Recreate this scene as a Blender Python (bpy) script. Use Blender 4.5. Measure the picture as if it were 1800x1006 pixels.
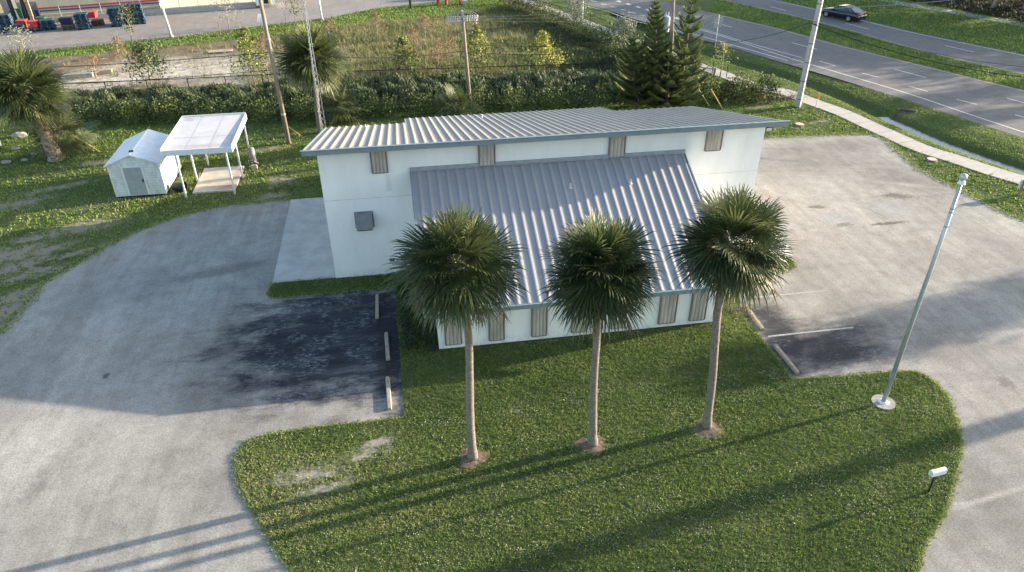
import bpy, math, random
import numpy as np
from mathutils import Vector, Matrix
# ---------------------------------------------------------------- scene, camera, sky, sun
for o in list(bpy.data.objects): bpy.data.objects.remove(o)
SC = bpy.context.scene; COL = SC.collection
F_, PITCH, ROLL, YAW, CAMH = 1268.34, 0.56621, -0.003993, 0.158789, 18.3
c_, s_ = math.cos(YAW), math.sin(YAW)
FW = Vector((s_*math.cos(PITCH), c_*math.cos(PITCH), -math.sin(PITCH)))
R0 = Vector((c_, -s_, 0)); U0 = R0.cross(FW)
RT = R0*math.cos(ROLL)+U0*math.sin(ROLL); UP = -R0*math.sin(ROLL)+U0*math.cos(ROLL)
cam = bpy.data.cameras.new('camera'); co = bpy.data.objects.new('camera', cam); COL.objects.link(co)
co.matrix_world = Matrix(((RT.x, UP.x, -FW.x, 0), (RT.y, UP.y, -FW.y, 0), (RT.z, UP.z, -FW.z, CAMH), (0, 0, 0, 1)))
cam.sensor_width = 36; cam.lens = 36*F_/1800; cam.clip_end = 3000; SC.camera = co
SC.render.resolution_x = 1024; SC.render.resolution_y = 572
EL, AZ = math.radians(12.3), math.radians(9.6)
W = bpy.data.worlds.new("World"); SC.world = W; W.use_nodes = True
nt = W.node_tree; bg = nt.nodes['Background']; sky = nt.nodes.new('ShaderNodeTexSky'); sky.sky_type = 'NISHITA'
sky.sun_disc = False; sky.sun_elevation = EL; sky.sun_rotation = math.pi/2-AZ; sky.dust_density = 1.5
nt.links.new(sky.outputs[0], bg.inputs[0]); bg.inputs[1].default_value = 0.15
sl = bpy.data.lights.new('sun', 'SUN'); so = bpy.data.objects.new('sun', sl); COL.objects.link(so)
sl.energy = 5.0; sl.angle = math.radians(0.55); sl.color = (1, .86, .68)
SUN = Vector((math.cos(EL)*math.cos(AZ), math.cos(EL)*math.sin(AZ), math.sin(EL)))
so.rotation_euler = SUN.to_track_quat('Z', 'Y').to_euler(); so.location = (60, 30, 60)
SC.view_settings.view_transform = 'Standard'; SC.view_settings.look = 'None'; SC.view_settings.exposure = 1.7; SC.view_settings.gamma = 1
rnd = random.Random(5); rng = np.random.default_rng(7)
# ---------------------------------------------------------------- real-world points behind photo pixels (1800 x 1006)
def ray(x, y): return FW*F_+RT*(x-900)-UP*(y-503)
def G(x, y, z=0.0):
    d = ray(x, y); p = Vector((0, 0, CAMH))+d*((z-CAMH)/d.z); return p
def YP(x, y, Y): d = ray(x, y); return Vector((0, 0, CAMH))+d*(Y/d.y)
def hgt(b, t):      # height of a thing standing at ground pixel b whose top reaches pixel t
    g = G(*b); return YP(t[0], t[1], g.y).z
def GL(pts, z=0.0): return [G(x, y, z) for x, y in pts]
# ---------------------------------------------------------------- ground height (a shallow swale beside the road)
SWPX = [(1090, 33), (1150, 62), (1200, 84), (1250, 101), (1300, 117), (1350, 131), (1400, 145), (1450, 163), (1510, 188), (1563, 213), (1600, 229), (1640, 247), (1700, 270), (1760, 291), (1800, 304), (1900, 340), (2100, 420)]
SW = np.array([[p.x, p.y] for p in GL(SWPX, -.52)])
def dist_poly(x, y, P):
    x = np.asarray(x, float); y = np.asarray(y, float); best = np.full(x.shape, 1e9)
    for i in range(len(P)-1):
        a = P[i]; b = P[i+1]; d = b-a; L = (d**2).sum()
        t = np.clip(((x-a[0])*d[0]+(y-a[1])*d[1])/L, 0, 1)
        best = np.minimum(best, np.hypot(x-a[0]-t*d[0], y-a[1]-t*d[1]))
    return best
def hz(x, y):       # signed distance: negative towards the sidewalk, positive towards the road
    x = np.asarray(x, float); y = np.asarray(y, float); best = np.full(x.shape, 1e9); sg = np.zeros(x.shape)
    for i in range(len(SW)-1):
        a = SW[i]; b = SW[i+1]; d = b-a; t = np.clip(((x-a[0])*d[0]+(y-a[1])*d[1])/(d**2).sum(), 0, 1)
        r = np.hypot(x-a[0]-t*d[0], y-a[1]-t*d[1]); k = r < best; best = np.where(k, r, best); sg = np.where(k, d[0]*(y-a[1])-d[1]*(x-a[0]), sg)
    sm = lambda t: np.clip(t, 0, 1)**2*(3-2*np.clip(t, 0, 1))
    left = -.58*(1-sm((best-.45)/1.35)); right = -.58+.38*sm((best-.45)/.75)+.20*np.clip((best-1.2)/1.8, 0, 1)
    return np.where(sg > 0, right, left)
def inpoly(x, y, P):
    x = np.asarray(x); y = np.asarray(y); ins = np.zeros(x.shape, bool); n = len(P); j = n-1
    for i in range(n):
        xi, yi = P[i][0], P[i][1]; xj, yj = P[j][0], P[j][1]
        if yi != yj:
            ins ^= ((yi > y) != (yj > y)) & (x < (xj-xi)*(y-yi)/(yj-yi)+xi)
        j = i
    return ins
_nd = [(rng.normal(size=2), rng.uniform(0, 6.28)) for _ in range(14)]
def nz(x, y, s):    # cheap smooth noise about 0..1
    v = 0
    for i, (d, ph) in enumerate(_nd):
        k = s*(1+.35*i); v = v+np.sin(x*d[0]*k+y*d[1]*k+ph+1.7*np.sin(y*.31*k+ph))/(1+.22*i)
    return np.clip(.5+v*.085, 0, 1)
# ---------------------------------------------------------------- materials
MATS = {}
def new(name):
    m = bpy.data.materials.new(name); m.use_nodes = True; t = m.node_tree; b = t.nodes['Principled BSDF']; MATS[name] = m
    return m, t, b
def nn(t, kind, **kw):
    n = t.nodes.new('ShaderNode'+kind)
    for k, v in kw.items(): setattr(n, k, v)
    return n
def ramp(t, fac, stops, interp='LINEAR'):
    r = nn(t, 'ValToRGB'); cr = r.color_ramp; cr.interpolation = interp
    while len(cr.elements) < len(stops): cr.elements.new(.5)
    for e, (p, c) in zip(cr.elements, stops):
        e.position = p; e.color = (c, c, c, 1) if not hasattr(c, '__len__') else (*c, 1)
    t.links.new(fac, r.inputs[0]); return r.outputs[0]
def noise(t, scale, detail=4, vec=None, rough=.6, dist=0):
    n = nn(t, 'TexNoise'); n.inputs['Scale'].default_value = scale; n.inputs['Detail'].default_value = detail
    n.inputs['Roughness'].default_value = rough; n.inputs['Distortion'].default_value = dist
    if vec is not None: t.links.new(vec, n.inputs['Vector'])
    return n.outputs['Fac']
def pos(t, scale=(1, 1, 1), rot=0):
    g = nn(t, 'NewGeometry'); m = nn(t, 'Mapping'); m.inputs['Scale'].default_value = scale; m.inputs['Rotation'].default_value = (0, 0, rot)
    t.links.new(g.outputs['Position'], m.inputs['Vector']); return m.outputs[0]
def mix(t, fac, a, b, mode='MIX'):
    m = nn(t, 'Mix', data_type='RGBA', blend_type=mode)
    for inp, v in ((m.inputs[0], fac), (m.inputs[6], a), (m.inputs[7], b)):
        if isinstance(v, (int, float)): inp.default_value = v if inp.type == 'VALUE' else (v, v, v, 1)
        elif isinstance(v, (tuple, list)): inp.default_value = (*v, 1)
        else: t.links.new(v, inp)
    return m.outputs[2]
def mth(t, op, a, b=None, clamp=False):
    m = nn(t, 'Math', operation=op); m.use_clamp = clamp
    for i, v in enumerate((a, b)):
        if v is None: continue
        if isinstance(v, (int, float)): m.inputs[i].default_value = v
        else: t.links.new(v, m.inputs[i])
    return m.outputs[0]
def bump(t, b, h, strength=.3, dist=.02):
    n = nn(t, 'Bump'); n.inputs['Strength'].default_value = strength; n.inputs['Distance'].default_value = dist
    t.links.new(h, n.inputs['Height']); t.links.new(n.outputs[0], b.inputs['Normal'])
def M(name, c1, c2=None, scale=3.0, rough=.7, metal=0, bmp=0, spec=.3, stretch=(1, 1, 1), detail=5):
    m, t, b = new(name); b.inputs['Roughness'].default_value = rough; b.inputs['Metallic'].default_value = metal
    b.inputs['Specular IOR Level'].default_value = spec
    c2 = c2 or tuple(x*.8 for x in c1)
    f = noise(t, scale, detail, pos(t, stretch)); col = ramp(t, f, [(.35, c2), (.65, c1)])
    t.links.new(col, b.inputs['Base Color'])
    if bmp: bump(t, b, f, bmp)
    return m
def leafmat(name, stops, trans=.3, rough=.55):
    m, t, b = new(name); b.inputs['Roughness'].default_value = rough; b.inputs['Specular IOR Level'].default_value = .3
    a = nn(t, 'Attribute', attribute_name='v'); col = ramp(t, a.outputs['Fac'], stops); t.links.new(col, b.inputs['Base Color'])
    tr = nn(t, 'BsdfTranslucent'); t.links.new(col, tr.inputs[0]); ms = nn(t, 'MixShader'); ms.inputs[0].default_value = trans
    out = t.nodes['Material Output']; t.links.new(b.outputs[0], ms.inputs[1]); t.links.new(tr.outputs[0], ms.inputs[2]); t.links.new(ms.outputs[0], out.inputs[0])
    return m
def blob(t, P, wob, p, rx, ry, rot=0, soft=.45):    # 1 inside an ellipse with a noisy edge
    m = nn(t, 'Mapping', vector_type='TEXTURE'); m.inputs['Location'].default_value = (p[0], p[1], 0); m.inputs['Rotation'].default_value = (0, 0, rot)
    m.inputs['Scale'].default_value = (rx, ry, 1000); t.links.new(P, m.inputs['Vector'])
    l = nn(t, 'VectorMath', operation='LENGTH'); t.links.new(m.outputs[0], l.inputs[0])
    d = mth(t, 'ADD', l.outputs['Value'], wob); mr = nn(t, 'MapRange'); mr.inputs[1].default_value = 1+soft*.5; mr.inputs[2].default_value = 1-soft
    t.links.new(d, mr.inputs[0]); return mr.outputs[0]
def blobs(t, P, wob, lst, fine_=False):
    out = None; w2 = mth(t, 'MULTIPLY', mth(t, 'SUBTRACT', noise(t, 3.2, 7, P, .8), .5), 4.5) if fine_ else None
    for b in lst:
        x = blob(t, P, w2 if (fine_ and b[1] < 1.2) else wob, *b[:5])
        if len(b) > 5: x = mth(t, 'MULTIPLY', x, b[5])
        out = x if out is None else mth(t, 'MAXIMUM', out, x)
    return out
# bare sandy patches in the grass: centre pixel -> world, radii in metres
def W2(px, py): p = G(px, py); return (p.x, p.y)
BARE = [(*[W2(545, 835)], 1.5, .45, 0.1), (W2(640, 800), .8, .35, .2), (W2(20, 545), 2.2, 1.3, .3), (W2(55, 420), 1.6, .5, .2), (W2(100, 330), 2.6, .5, .4),
        (W2(490, 318), 1.1, 1.0, .3), (W2(480, 345), 1.3, .6, .1), (W2(832, 808), .45, .3, 0), (W2(1043, 784), .5, .3, 0), (W2(1243, 760), .5, .32, 0), (W2(1552, 712), .55, .45, 0),
        (W2(1405, 221), .9, .4, 0), (W2(1637, 284), .9, .4, 0), (W2(170, 455), 1.0, .3, .5), (W2(60, 480), 1.8, .6, .5), (W2(20, 360), 2.5, .8, .3), (W2(240, 410), .5, .4, .2), (W2(205, 300), 1, .3, .3), (W2(1335, 188), 1.6, .5, .2), (W2(1310, 215), 2.4, .4, .1), (W2(140, 400), 2.6, 1.0, .3), (W2(185, 285), 2.2, .5, .2), (W2(10, 450), 2.5, 1.2, .4), (W2(80, 440), 1.8, .6, .4), (W2(35, 520), 2.2, .8, .7), (W2(10, 575), 2.0, .8, .7), (W2(30, 470), 2.0, .7, .5), (W2(150, 440), 1.6, .35, .5), (W2(570, 860), 1.0, .3, .2), (W2(660, 780), .8, .3, .2), (W2(470, 262), 1.6, .5, .2), (W2(1440, 215), 1.2, .4, .2)]
def grass_ground(name, c1, c2, sand=(.42, .37, .29)):
    m, t, b = new(name); b.inputs['Roughness'].default_value = .95; b.inputs['Specular IOR Level'].default_value = .1
    P = pos(t); big = noise(t, .35, 4, P); fine = noise(t, 14, 5, P, .7)
    col = ramp(t, big, [(.35, c1), (.65, c2)]); col = mix(t, ramp(t, fine, [(.4, 0), (.6, .55)]), col, tuple(x*.45 for x in c1))
    wob = mth(t, 'MULTIPLY', mth(t, 'SUBTRACT', noise(t, 1.7, 8, P, .85), .47), 6.0)
    bm = blobs(t, P, wob, BARE)
    col = mix(t, mth(t, 'MULTIPLY', bm, .85), col, mix(t, noise(t, 9, 4, P), sand, tuple(x*.62 for x in sand)))
    t.links.new(col, b.inputs['Base Color']); bump(t, b, fine, .6, .03)
    return m
def asphalt(name, base, tint2, bays=(), dark=(), darker=(), light=(), cracks=.0, streak=0.2, crmask=None):
    m, t, b = new(name); b.inputs['Roughness'].default_value = .9; b.inputs['Specular IOR Level'].default_value = .2
    P = pos(t); big = noise(t, .22, 6, P, .6, .8); st = noise(t, .6, 5, pos(t, (1.0, .16, 1), -.2), .65); fine = noise(t, 17, 4, P, .85); mid = noise(t, 1.4, 8, P, .75)
    col = ramp(t, big, [(.35, tint2), (.62, base)])
    col = mix(t, mth(t, 'MULTIPLY', ramp(t, st, [(.45, 0), (.62, 1)]), streak), col, tuple(x*.55 for x in base))
    wob = mth(t, 'MULTIPLY', mth(t, 'SUBTRACT', noise(t, .9, 7, pos(t, (.6, 1.3, 1)), .7), .5), 2.2)
    st2 = noise(t, 2.0, 4, pos(t, (1.0, .07, 1), .32), .6, .4); col = mix(t, mth(t, 'MULTIPLY', ramp(t, st2, [(.50, 0), (.60, 1)]), streak*.8), col, tuple(x*.62*y for x, y in zip(base, (1, .96, .93))))
    blot = noise(t, .75, 9, P, .8); col = mix(t, mth(t, 'MULTIPLY', ramp(t, blot, [(.48, 0), (.60, 1)]), streak*.75), col, tuple(x*.55 for x in base))
    if light: col = mix(t, mth(t, 'MULTIPLY', blobs(t, P, wob, light, True), .7), col, tuple(min(.75, x*1.5) for x in base))
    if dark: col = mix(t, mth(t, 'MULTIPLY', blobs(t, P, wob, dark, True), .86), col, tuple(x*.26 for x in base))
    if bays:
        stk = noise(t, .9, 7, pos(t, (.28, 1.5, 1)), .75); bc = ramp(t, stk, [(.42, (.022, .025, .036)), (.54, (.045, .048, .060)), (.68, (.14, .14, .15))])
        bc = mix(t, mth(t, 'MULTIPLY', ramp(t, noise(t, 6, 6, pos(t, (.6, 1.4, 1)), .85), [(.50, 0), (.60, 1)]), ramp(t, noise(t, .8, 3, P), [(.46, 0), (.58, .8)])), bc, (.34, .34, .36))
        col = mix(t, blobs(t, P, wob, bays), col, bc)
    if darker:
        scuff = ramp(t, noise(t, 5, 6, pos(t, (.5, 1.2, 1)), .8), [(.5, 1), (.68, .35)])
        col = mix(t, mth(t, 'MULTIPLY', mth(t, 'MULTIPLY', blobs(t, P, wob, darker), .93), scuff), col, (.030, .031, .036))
    col = mix(t, ramp(t, fine, [(.42, .0), (.60, .72)]), col, (.45, .45, .45), 'MULTIPLY')
    col = mix(t, ramp(t, mid, [(.42, .0), (.66, .46)]), col, (.55, .54, .53), 'MULTIPLY')
    if cracks:
        wv = nn(t, 'VectorMath', operation='ADD'); t.links.new(P, wv.inputs[0])
        n3 = nn(t, 'TexNoise'); n3.inputs['Scale'].default_value = .9; n3.inputs['Detail'].default_value = 5; t.links.new(P, n3.inputs['Vector'])
        sc = nn(t, 'VectorMath', operation='SCALE'); sc.inputs[3].default_value = 1.6; t.links.new(n3.outputs['Color'], sc.inputs[0]); t.links.new(sc.outputs[0], wv.inputs[1])
        cm = None
        for s, w, k in ((.10, .004, .45), (1.6, .035, .8)):
            v = nn(t, 'TexVoronoi', feature='DISTANCE_TO_EDGE'); v.inputs['Scale'].default_value = s; t.links.new(wv.outputs[0], v.inputs['Vector'])
            x = ramp(t, v.outputs['Distance'], [(0, k), (w*s*1.6, 0)])
            if s > 1: x = mth(t, 'MULTIPLY', x, ramp(t, noise(t, .3, 3, pos(t, (1, 1, 1), 1.0)), [(.48, 0), (.62, 1)]))
            if s > 1 and crmask: x = mth(t, 'MULTIPLY', x, blobs(t, P, wob, crmask))
            cm = x if cm is None else mth(t, 'MAXIMUM', cm, x)
        col = mix(t, mth(t, 'MULTIPLY', cm, cracks), col, (.05, .05, .05))
    t.links.new(col, b.inputs['Base Color']); bump(t, b, fine, .35, .01)
    return m
# ---------------------------------------------------------------- mesh builder
class MB:
    def __init__(s): s.v = []; s.f = []; s.a = []
    def add(s, vs, fs, a=None):
        o = len(s.v); s.v += [tuple(p) for p in vs]; s.f += [tuple(i+o for i in f) for f in fs]; s.a += [a if a is not None else .5]*len(fs); return s
    def box(s, x0, x1, y0, y1, z0, z1, a=None):
        return s.add([(x, y, z) for z in (z0, z1) for x, y in ((x0, y0), (x1, y0), (x1, y1), (x0, y1))], [(3, 2, 1, 0), (4, 5, 6, 7), (0, 1, 5, 4), (1, 2, 6, 5), (2, 3, 7, 6), (3, 0, 4, 7)], a)
    def obox(s, c, dx, dy, dz, rz=0, bev=0, a=None):     # box centred at c, turned about z
        cc, ss = math.cos(rz), math.sin(rz); vs = []
        for z in (-dz/2, dz/2):
            for x, y in ((-1, -1), (1, -1), (1, 1), (-1, 1)):
                X, Y = x*dx/2, y*dy/2; vs.append((c[0]+X*cc-Y*ss, c[1]+X*ss+Y*cc, c[2]+z))
        return s.add(vs, [(3, 2, 1, 0), (4, 5, 6, 7), (0, 1, 5, 4), (1, 2, 6, 5), (2, 3, 7, 6), (3, 0, 4, 7)], a)
    def tube(s, pts, rs, n=8, cap=True, a=None, phase=0.0):
        pts = [Vector(p) for p in pts]
        if not hasattr(rs, '__len__'): rs = [rs]*len(pts)
        o = len(s.v); up = Vector((0, 0, 1))
        for i, p in enumerate(pts):
            d = (pts[min(i+1, len(pts)-1)]-pts[max(i-1, 0)]).normalized()
            r = d.cross(up); r = d.cross(Vector((1, 0, 0))) if r.length < .05 else r; r.normalize(); u = r.cross(d)
            for k in range(n):
                t = 2*math.pi*k/n+phase; s.v.append(tuple(p+r*math.cos(t)*rs[i]+u*math.sin(t)*rs[i]))
        nf = 0
        for i in range(len(pts)-1):
            for k in range(n): s.f.append((o+i*n+k, o+i*n+(k+1) % n, o+(i+1)*n+(k+1) % n, o+(i+1)*n+k)); nf += 1
        if cap: s.f.append(tuple(o+k for k in range(n))[::-1]); s.f.append(tuple(o+(len(pts)-1)*n+k for k in range(n))); nf += 2
        s.a += [a if a is not None else .5]*nf; return s
    def cyl(s, c, r, z0, z1, n=16, r2=None, a=None): return s.tube([(c[0], c[1], z0), (c[0], c[1], z1)], [r, r if r2 is None else r2], n, a=a)
    def prism(s, poly, z0, z1, a=None):
        n = len(poly); vs = [(p[0], p[1], z0) for p in poly]+[(p[0], p[1], z1) for p in poly]
        return s.add(vs, [tuple(range(n))[::-1], tuple(range(n, 2*n))]+[(i, (i+1) % n, n+(i+1) % n, n+i) for i in range(n)], a)
    def extr(s, prof, y0, y1, ax='y', a=None):        # profile (u,z) extruded along y (u=x) or x (u=y)
        n = len(prof); vs = []
        for w in (y0, y1):
            for u, z in prof: vs.append((u, w, z) if ax == 'y' else (w, u, z))
        return s.add(vs, [tuple(range(n)), tuple(range(n, 2*n))[::-1]]+[(i, n+i, n+(i+1) % n, (i+1) % n) for i in range(n)], a)
    def ball(s, c, r, n=10, m=7, sq=(1, 1, 1), a=None):
        o = len(s.v)
        for i in range(m+1):
            th = math.pi*i/m
            for k in range(n):
                ph = 2*math.pi*k/n; s.v.append((c[0]+r*sq[0]*math.sin(th)*math.cos(ph), c[1]+r*sq[1]*math.sin(th)*math.sin(ph), c[2]+r*sq[2]*math.cos(th)))
        for i in range(m):
            for k in range(n): s.f.append((o+i*n+k, o+(i+1)*n+k, o+(i+1)*n+(k+1) % n, o+i*n+(k+1) % n)); s.a.append(a if a is not None else .5)
        return s
def obj(name, mb, mat, parent=None, label=None, cat=None, group=None, kind=None, smooth=False, base=None, attr=False):
    me = bpy.data.meshes.new(name)
    off = Vector((0, 0, 0))
    if parent is not None:
        q = parent
        while q is not None: off += q.location; q = q.parent
    elif base is not None: off = Vector(base)
    if isinstance(mb, MB):
        me.from_pydata([(v[0]-off.x, v[1]-off.y, v[2]-off.z) for v in mb.v], [], mb.f)
        vals = mb.a
    else:
        V, Fc, vals = mb; V = V-np.array(off)[None]
        k = Fc.shape[1]; me.vertices.add(len(V)); me.vertices.foreach_set('co', V.astype(np.float32).ravel())
        me.loops.add(Fc.size); me.loops.foreach_set('vertex_index', Fc.astype(np.int32).ravel())
        me.polygons.add(len(Fc)); me.polygons.foreach_set('loop_start', (np.arange(len(Fc))*k).astype(np.int32)); me.polygons.foreach_set('loop_total', np.full(len(Fc), k, np.int32)); me.update(calc_edges=True)
        attr = True
    if attr:
        at = me.attributes.new('v', 'FLOAT', 'FACE'); at.data.foreach_set('value', np.asarray(vals, np.float32))
    if smooth: me.polygons.foreach_set('use_smooth', np.ones(len(me.polygons), bool))
    me.materials.append(mat); me.update()
    o = bpy.data.objects.new(name, me); COL.objects.link(o)
    if parent is not None: o.parent = parent
    elif base is not None: o.location = off
    tag(o, label, cat, group, kind); return o
def tag(o, label=None, cat=None, group=None, kind=None):
    if label: o['label'] = label
    if cat: o['category'] = cat
    if group: o['group'] = group
    if kind: o['kind'] = kind
    return o
def thing(name, loc, label, cat, group=None):
    o = bpy.data.objects.new(name, None); COL.objects.link(o); o.location = loc; o.empty_display_size = .3
    return tag(o, label, cat, group)
def copy_tree(o, parent=None):
    c = o.copy(); COL.objects.link(c)
    if parent is not None: c.parent = parent
    for ch in list(o.children): copy_tree(ch, c)
    return c
def ribbon(P, w0, w1=None, z=.0, zf=None):      # strip along polyline P, offsets w0 (left) .. w1 (right)
    P = [Vector((p[0], p[1], 0)) for p in P]; mb = MB(); vs = []
    w1 = w0 if w1 is None else w1
    for i, p in enumerate(P):
        d = (P[min(i+1, len(P)-1)]-P[max(i-1, 0)]).normalized(); n = Vector((-d.y, d.x, 0))
        for w in (w0, w1):
            q = p+n*w; vs.append((q.x, q.y, z if zf is None else zf(q.x, q.y)))
    mb.add(vs, [(2*i, 2*i+1, 2*i+3, 2*i+2) for i in range(len(P)-1)]); return mb
def dens(P, step):
    out = []
    for a, b in zip(P[:-1], P[1:]):
        a = Vector(a); b = Vector(b); n = max(1, int((b-a).length/step))
        out += [a.lerp(b, i/n) for i in range(n)]
    return out+[Vector(P[-1])]
def crom(P, n=6):   # smooth curve through points
    P = [Vector(p) for p in P]; Q = [P[0]*2-P[1]]+P+[P[-1]*2-P[-2]]; out = []
    for i in range(1, len(Q)-2):
        for k in range(n):
            t = k/n; a, b, c, d = Q[i-1], Q[i], Q[i+1], Q[i+2]
            out.append(.5*((2*b)+(c-a)*t+(2*a-5*b+4*c-d)*t*t+(3*b-a-3*c+d)*t**3))
    return out+[P[-1]]
def flat(poly, z): n = len(poly); return MB().add([(p[0], p[1], z) for p in poly], [tuple(range(n))])
def beam(a, b, r): return MB().tube([a, b], r, 6)

# ================================================================ GROUND
mGround = grass_ground('grass_soil', (.090, .112, .036), (.140, .150, .060), sand=(.33, .285, .215))
gx = np.concatenate([-np.geomspace(640, 62, 12), np.arange(-60, 14, .8), np.arange(14, 64, .4), np.arange(64, 100, .8), np.geomspace(101, 680, 12)]); gy = np.concatenate([-np.geomspace(400, 12, 8), np.arange(-10, 20, .8), np.arange(20, 96, .4), np.arange(96, 130, .8), np.geomspace(131, 900, 14)])
X, Y = np.meshgrid(gx, gy); Z = hz(X, Y); nx, ny = len(gx), len(gy)
I = np.arange(nx*ny).reshape(ny, nx)
obj('ground', (np.stack([X.ravel(), Y.ravel(), Z.ravel()], 1), np.stack([I[:-1, :-1], I[:-1, 1:], I[1:, 1:], I[1:, :-1]], -1).reshape(-1, 4), np.full((nx-1)*(ny-1), .5)), mGround, kind='structure', smooth=True)
# ---- parking lot / driveway
LOTL = [(-330, 1500), (-260, 900), (-120, 700), (0, 588), (28, 555), (60, 522), (72, 500), (100, 484), (150, 455), (200, 428), (240, 408), (285, 390), (330, 376), (400, 361), (455, 355), (511, 351)]
LOTR = [(1338, 243), (1400, 240), (1470, 237), (1530, 237), (1558, 244), (1572, 262), (1590, 275), (1612, 296), (1655, 318), (1700, 340), (1740, 362), (1765, 374), (1800, 388), (1900, 430), (2300, 560)]
LB = [(p.x, p.y) for p in GL(LOTL[3:])]
lot = [(-60, -6), (-60, 14), (-26, 22)]+LB+[(-4, 39.8), (-4, 30.6), (.5, 30.6), (.5, 24.5), (13, 24.5), (13, 30.6), (16.9, 30.6), (16.9, 45.3)]+[(p.x, p.y) for p in GL(LOTR)]+[(70, 12), (70, -6)]
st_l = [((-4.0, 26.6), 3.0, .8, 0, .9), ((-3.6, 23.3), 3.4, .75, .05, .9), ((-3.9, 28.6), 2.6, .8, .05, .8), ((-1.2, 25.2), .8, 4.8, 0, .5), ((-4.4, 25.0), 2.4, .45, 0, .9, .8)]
st_r = [((16.0, 20.9), 2.2, .9, .1, .5), ((17.5, 20.3), 2.6, .7, .1, .6), ((14.9, 23.5), .9, 3.2, 0, .5, .8), ((19.5, 21.5), 2.2, .9, .3, .6, .5)]
mLot = asphalt('weathered_asphalt', (.47, .445, .40), (.335, .323, .30),
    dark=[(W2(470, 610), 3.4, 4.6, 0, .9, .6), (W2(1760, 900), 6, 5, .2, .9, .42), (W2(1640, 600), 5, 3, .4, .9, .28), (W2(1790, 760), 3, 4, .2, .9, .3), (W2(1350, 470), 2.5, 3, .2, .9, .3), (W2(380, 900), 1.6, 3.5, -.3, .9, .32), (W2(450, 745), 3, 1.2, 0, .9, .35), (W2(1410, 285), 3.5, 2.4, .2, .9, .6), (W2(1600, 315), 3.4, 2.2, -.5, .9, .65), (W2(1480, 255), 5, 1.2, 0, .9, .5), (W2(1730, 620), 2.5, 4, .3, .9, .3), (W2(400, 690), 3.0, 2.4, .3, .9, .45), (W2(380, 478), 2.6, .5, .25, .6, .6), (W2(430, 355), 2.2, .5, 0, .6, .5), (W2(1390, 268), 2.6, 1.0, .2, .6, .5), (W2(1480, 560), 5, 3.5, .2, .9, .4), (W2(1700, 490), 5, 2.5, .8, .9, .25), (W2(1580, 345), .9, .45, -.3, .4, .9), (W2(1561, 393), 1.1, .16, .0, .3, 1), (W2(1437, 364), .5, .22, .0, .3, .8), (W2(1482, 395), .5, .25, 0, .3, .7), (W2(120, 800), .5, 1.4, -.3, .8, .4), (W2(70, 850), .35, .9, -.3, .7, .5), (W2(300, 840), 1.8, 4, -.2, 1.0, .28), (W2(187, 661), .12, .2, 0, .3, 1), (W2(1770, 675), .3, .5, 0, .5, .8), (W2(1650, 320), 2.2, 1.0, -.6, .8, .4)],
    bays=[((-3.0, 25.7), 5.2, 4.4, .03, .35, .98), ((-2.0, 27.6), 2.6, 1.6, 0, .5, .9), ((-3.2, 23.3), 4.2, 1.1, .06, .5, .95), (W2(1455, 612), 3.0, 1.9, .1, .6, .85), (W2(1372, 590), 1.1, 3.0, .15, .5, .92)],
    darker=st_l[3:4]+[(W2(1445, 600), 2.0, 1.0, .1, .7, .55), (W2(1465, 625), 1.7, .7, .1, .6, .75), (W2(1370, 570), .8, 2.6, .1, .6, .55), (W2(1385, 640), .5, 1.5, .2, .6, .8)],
    light=[(W2(1600, 325), 1.6, .25, -.4, .9), (W2(1740, 875), 1.4, .12, .15, .8), (W2(1700, 885), .5, .1, -.1, .8), (W2(620, 545), 1.2, .35, .1, .9, .6), (W2(620, 655), 1.3, .5, .1, .9, .6), (W2(60, 800), 4, 2.2, .2, 1.0, .35), (W2(1400, 300), 2.5, 5, .1, .9, .35), (W2(230, 760), 2.6, 1.2, 0, .9, .3), (W2(1470, 650), 1.6, .3, .1, .9, .8), (W2(1360, 595), .9, .4, 0, .8, .7)], cracks=.34, streak=.45,
    crmask=[(W2(1520, 400), 7, 5, 0, .6), (W2(1600, 330), 6, 5, 0, .6)])
obj('parking_lot', flat(lot, .006), mLot, kind='structure')
mPat = asphalt('asphalt_patch_grey', (.40, .39, .375), (.36, .35, .34), streak=.15)
for q in ([(1424, 379), (1478, 371), (1514, 388), (1456, 396)], [(1524, 366), (1562, 352), (1614, 372), (1566, 388)], [(1364, 395), (1398, 392), (1414, 408), (1372, 410)], [(1690, 352), (1724, 350), (1742, 366), (1712, 366)]):
    obj('asphalt_patch', flat([(p.x, p.y) for p in GL(q)], .011), mPat, kind='structure')
# ---- lawn island
ISL_PX = [(711, 735), (680, 739), (640, 744), (560, 752), (500, 761), (460, 767), (435, 777), (419, 793), (414, 812), (418, 840), (428, 866), (445, 897), (462, 925), (480, 955), (500, 985), (520, 1008), (545, 1030)]
isl = [(p.x, p.y) for p in GL(ISL_PX)]+[(-2.2, 11.2), (1, 10.2), (6, 9.2), (11, 9.0)]+[(p.x, p.y) for p in GL([(1600, 1040), (1612, 1000), (1622, 960), (1645, 925), (1662, 895), (1675, 850), (1686, 800), (1688, 775), (1681, 745), (1672, 715), (1660, 690), (1640, 670), (1620, 657), (1600, 654), (1560, 656), (1480, 663), (1393, 669)])]
isl += [(14.25, 24.6), (14.25, 27.2), (17.6, 27.4), (18.6, 27.9), (18.7, 28.6), (18.1, 29.3), (13.2, 29.3), (13.2, 30.6), (.4, 30.6), (-3.6, 30.6), (-6.62, 30.55), (-6.72, 30.2), (-6.72, 29.5), (-6.5, 29.25), (-.9, 29.3)]
mLawn = grass_ground('lawn_soil', (.055, .070, .025), (.095, .105, .045), sand=(.40, .36, .30))
obj('lawn', MB().prism(isl, .0, .035), mLawn, kind='structure')
mConc = M('pale_concrete', (.46, .45, .42), (.36, .35, .33), 1.3, .85, bmp=.1)
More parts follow.
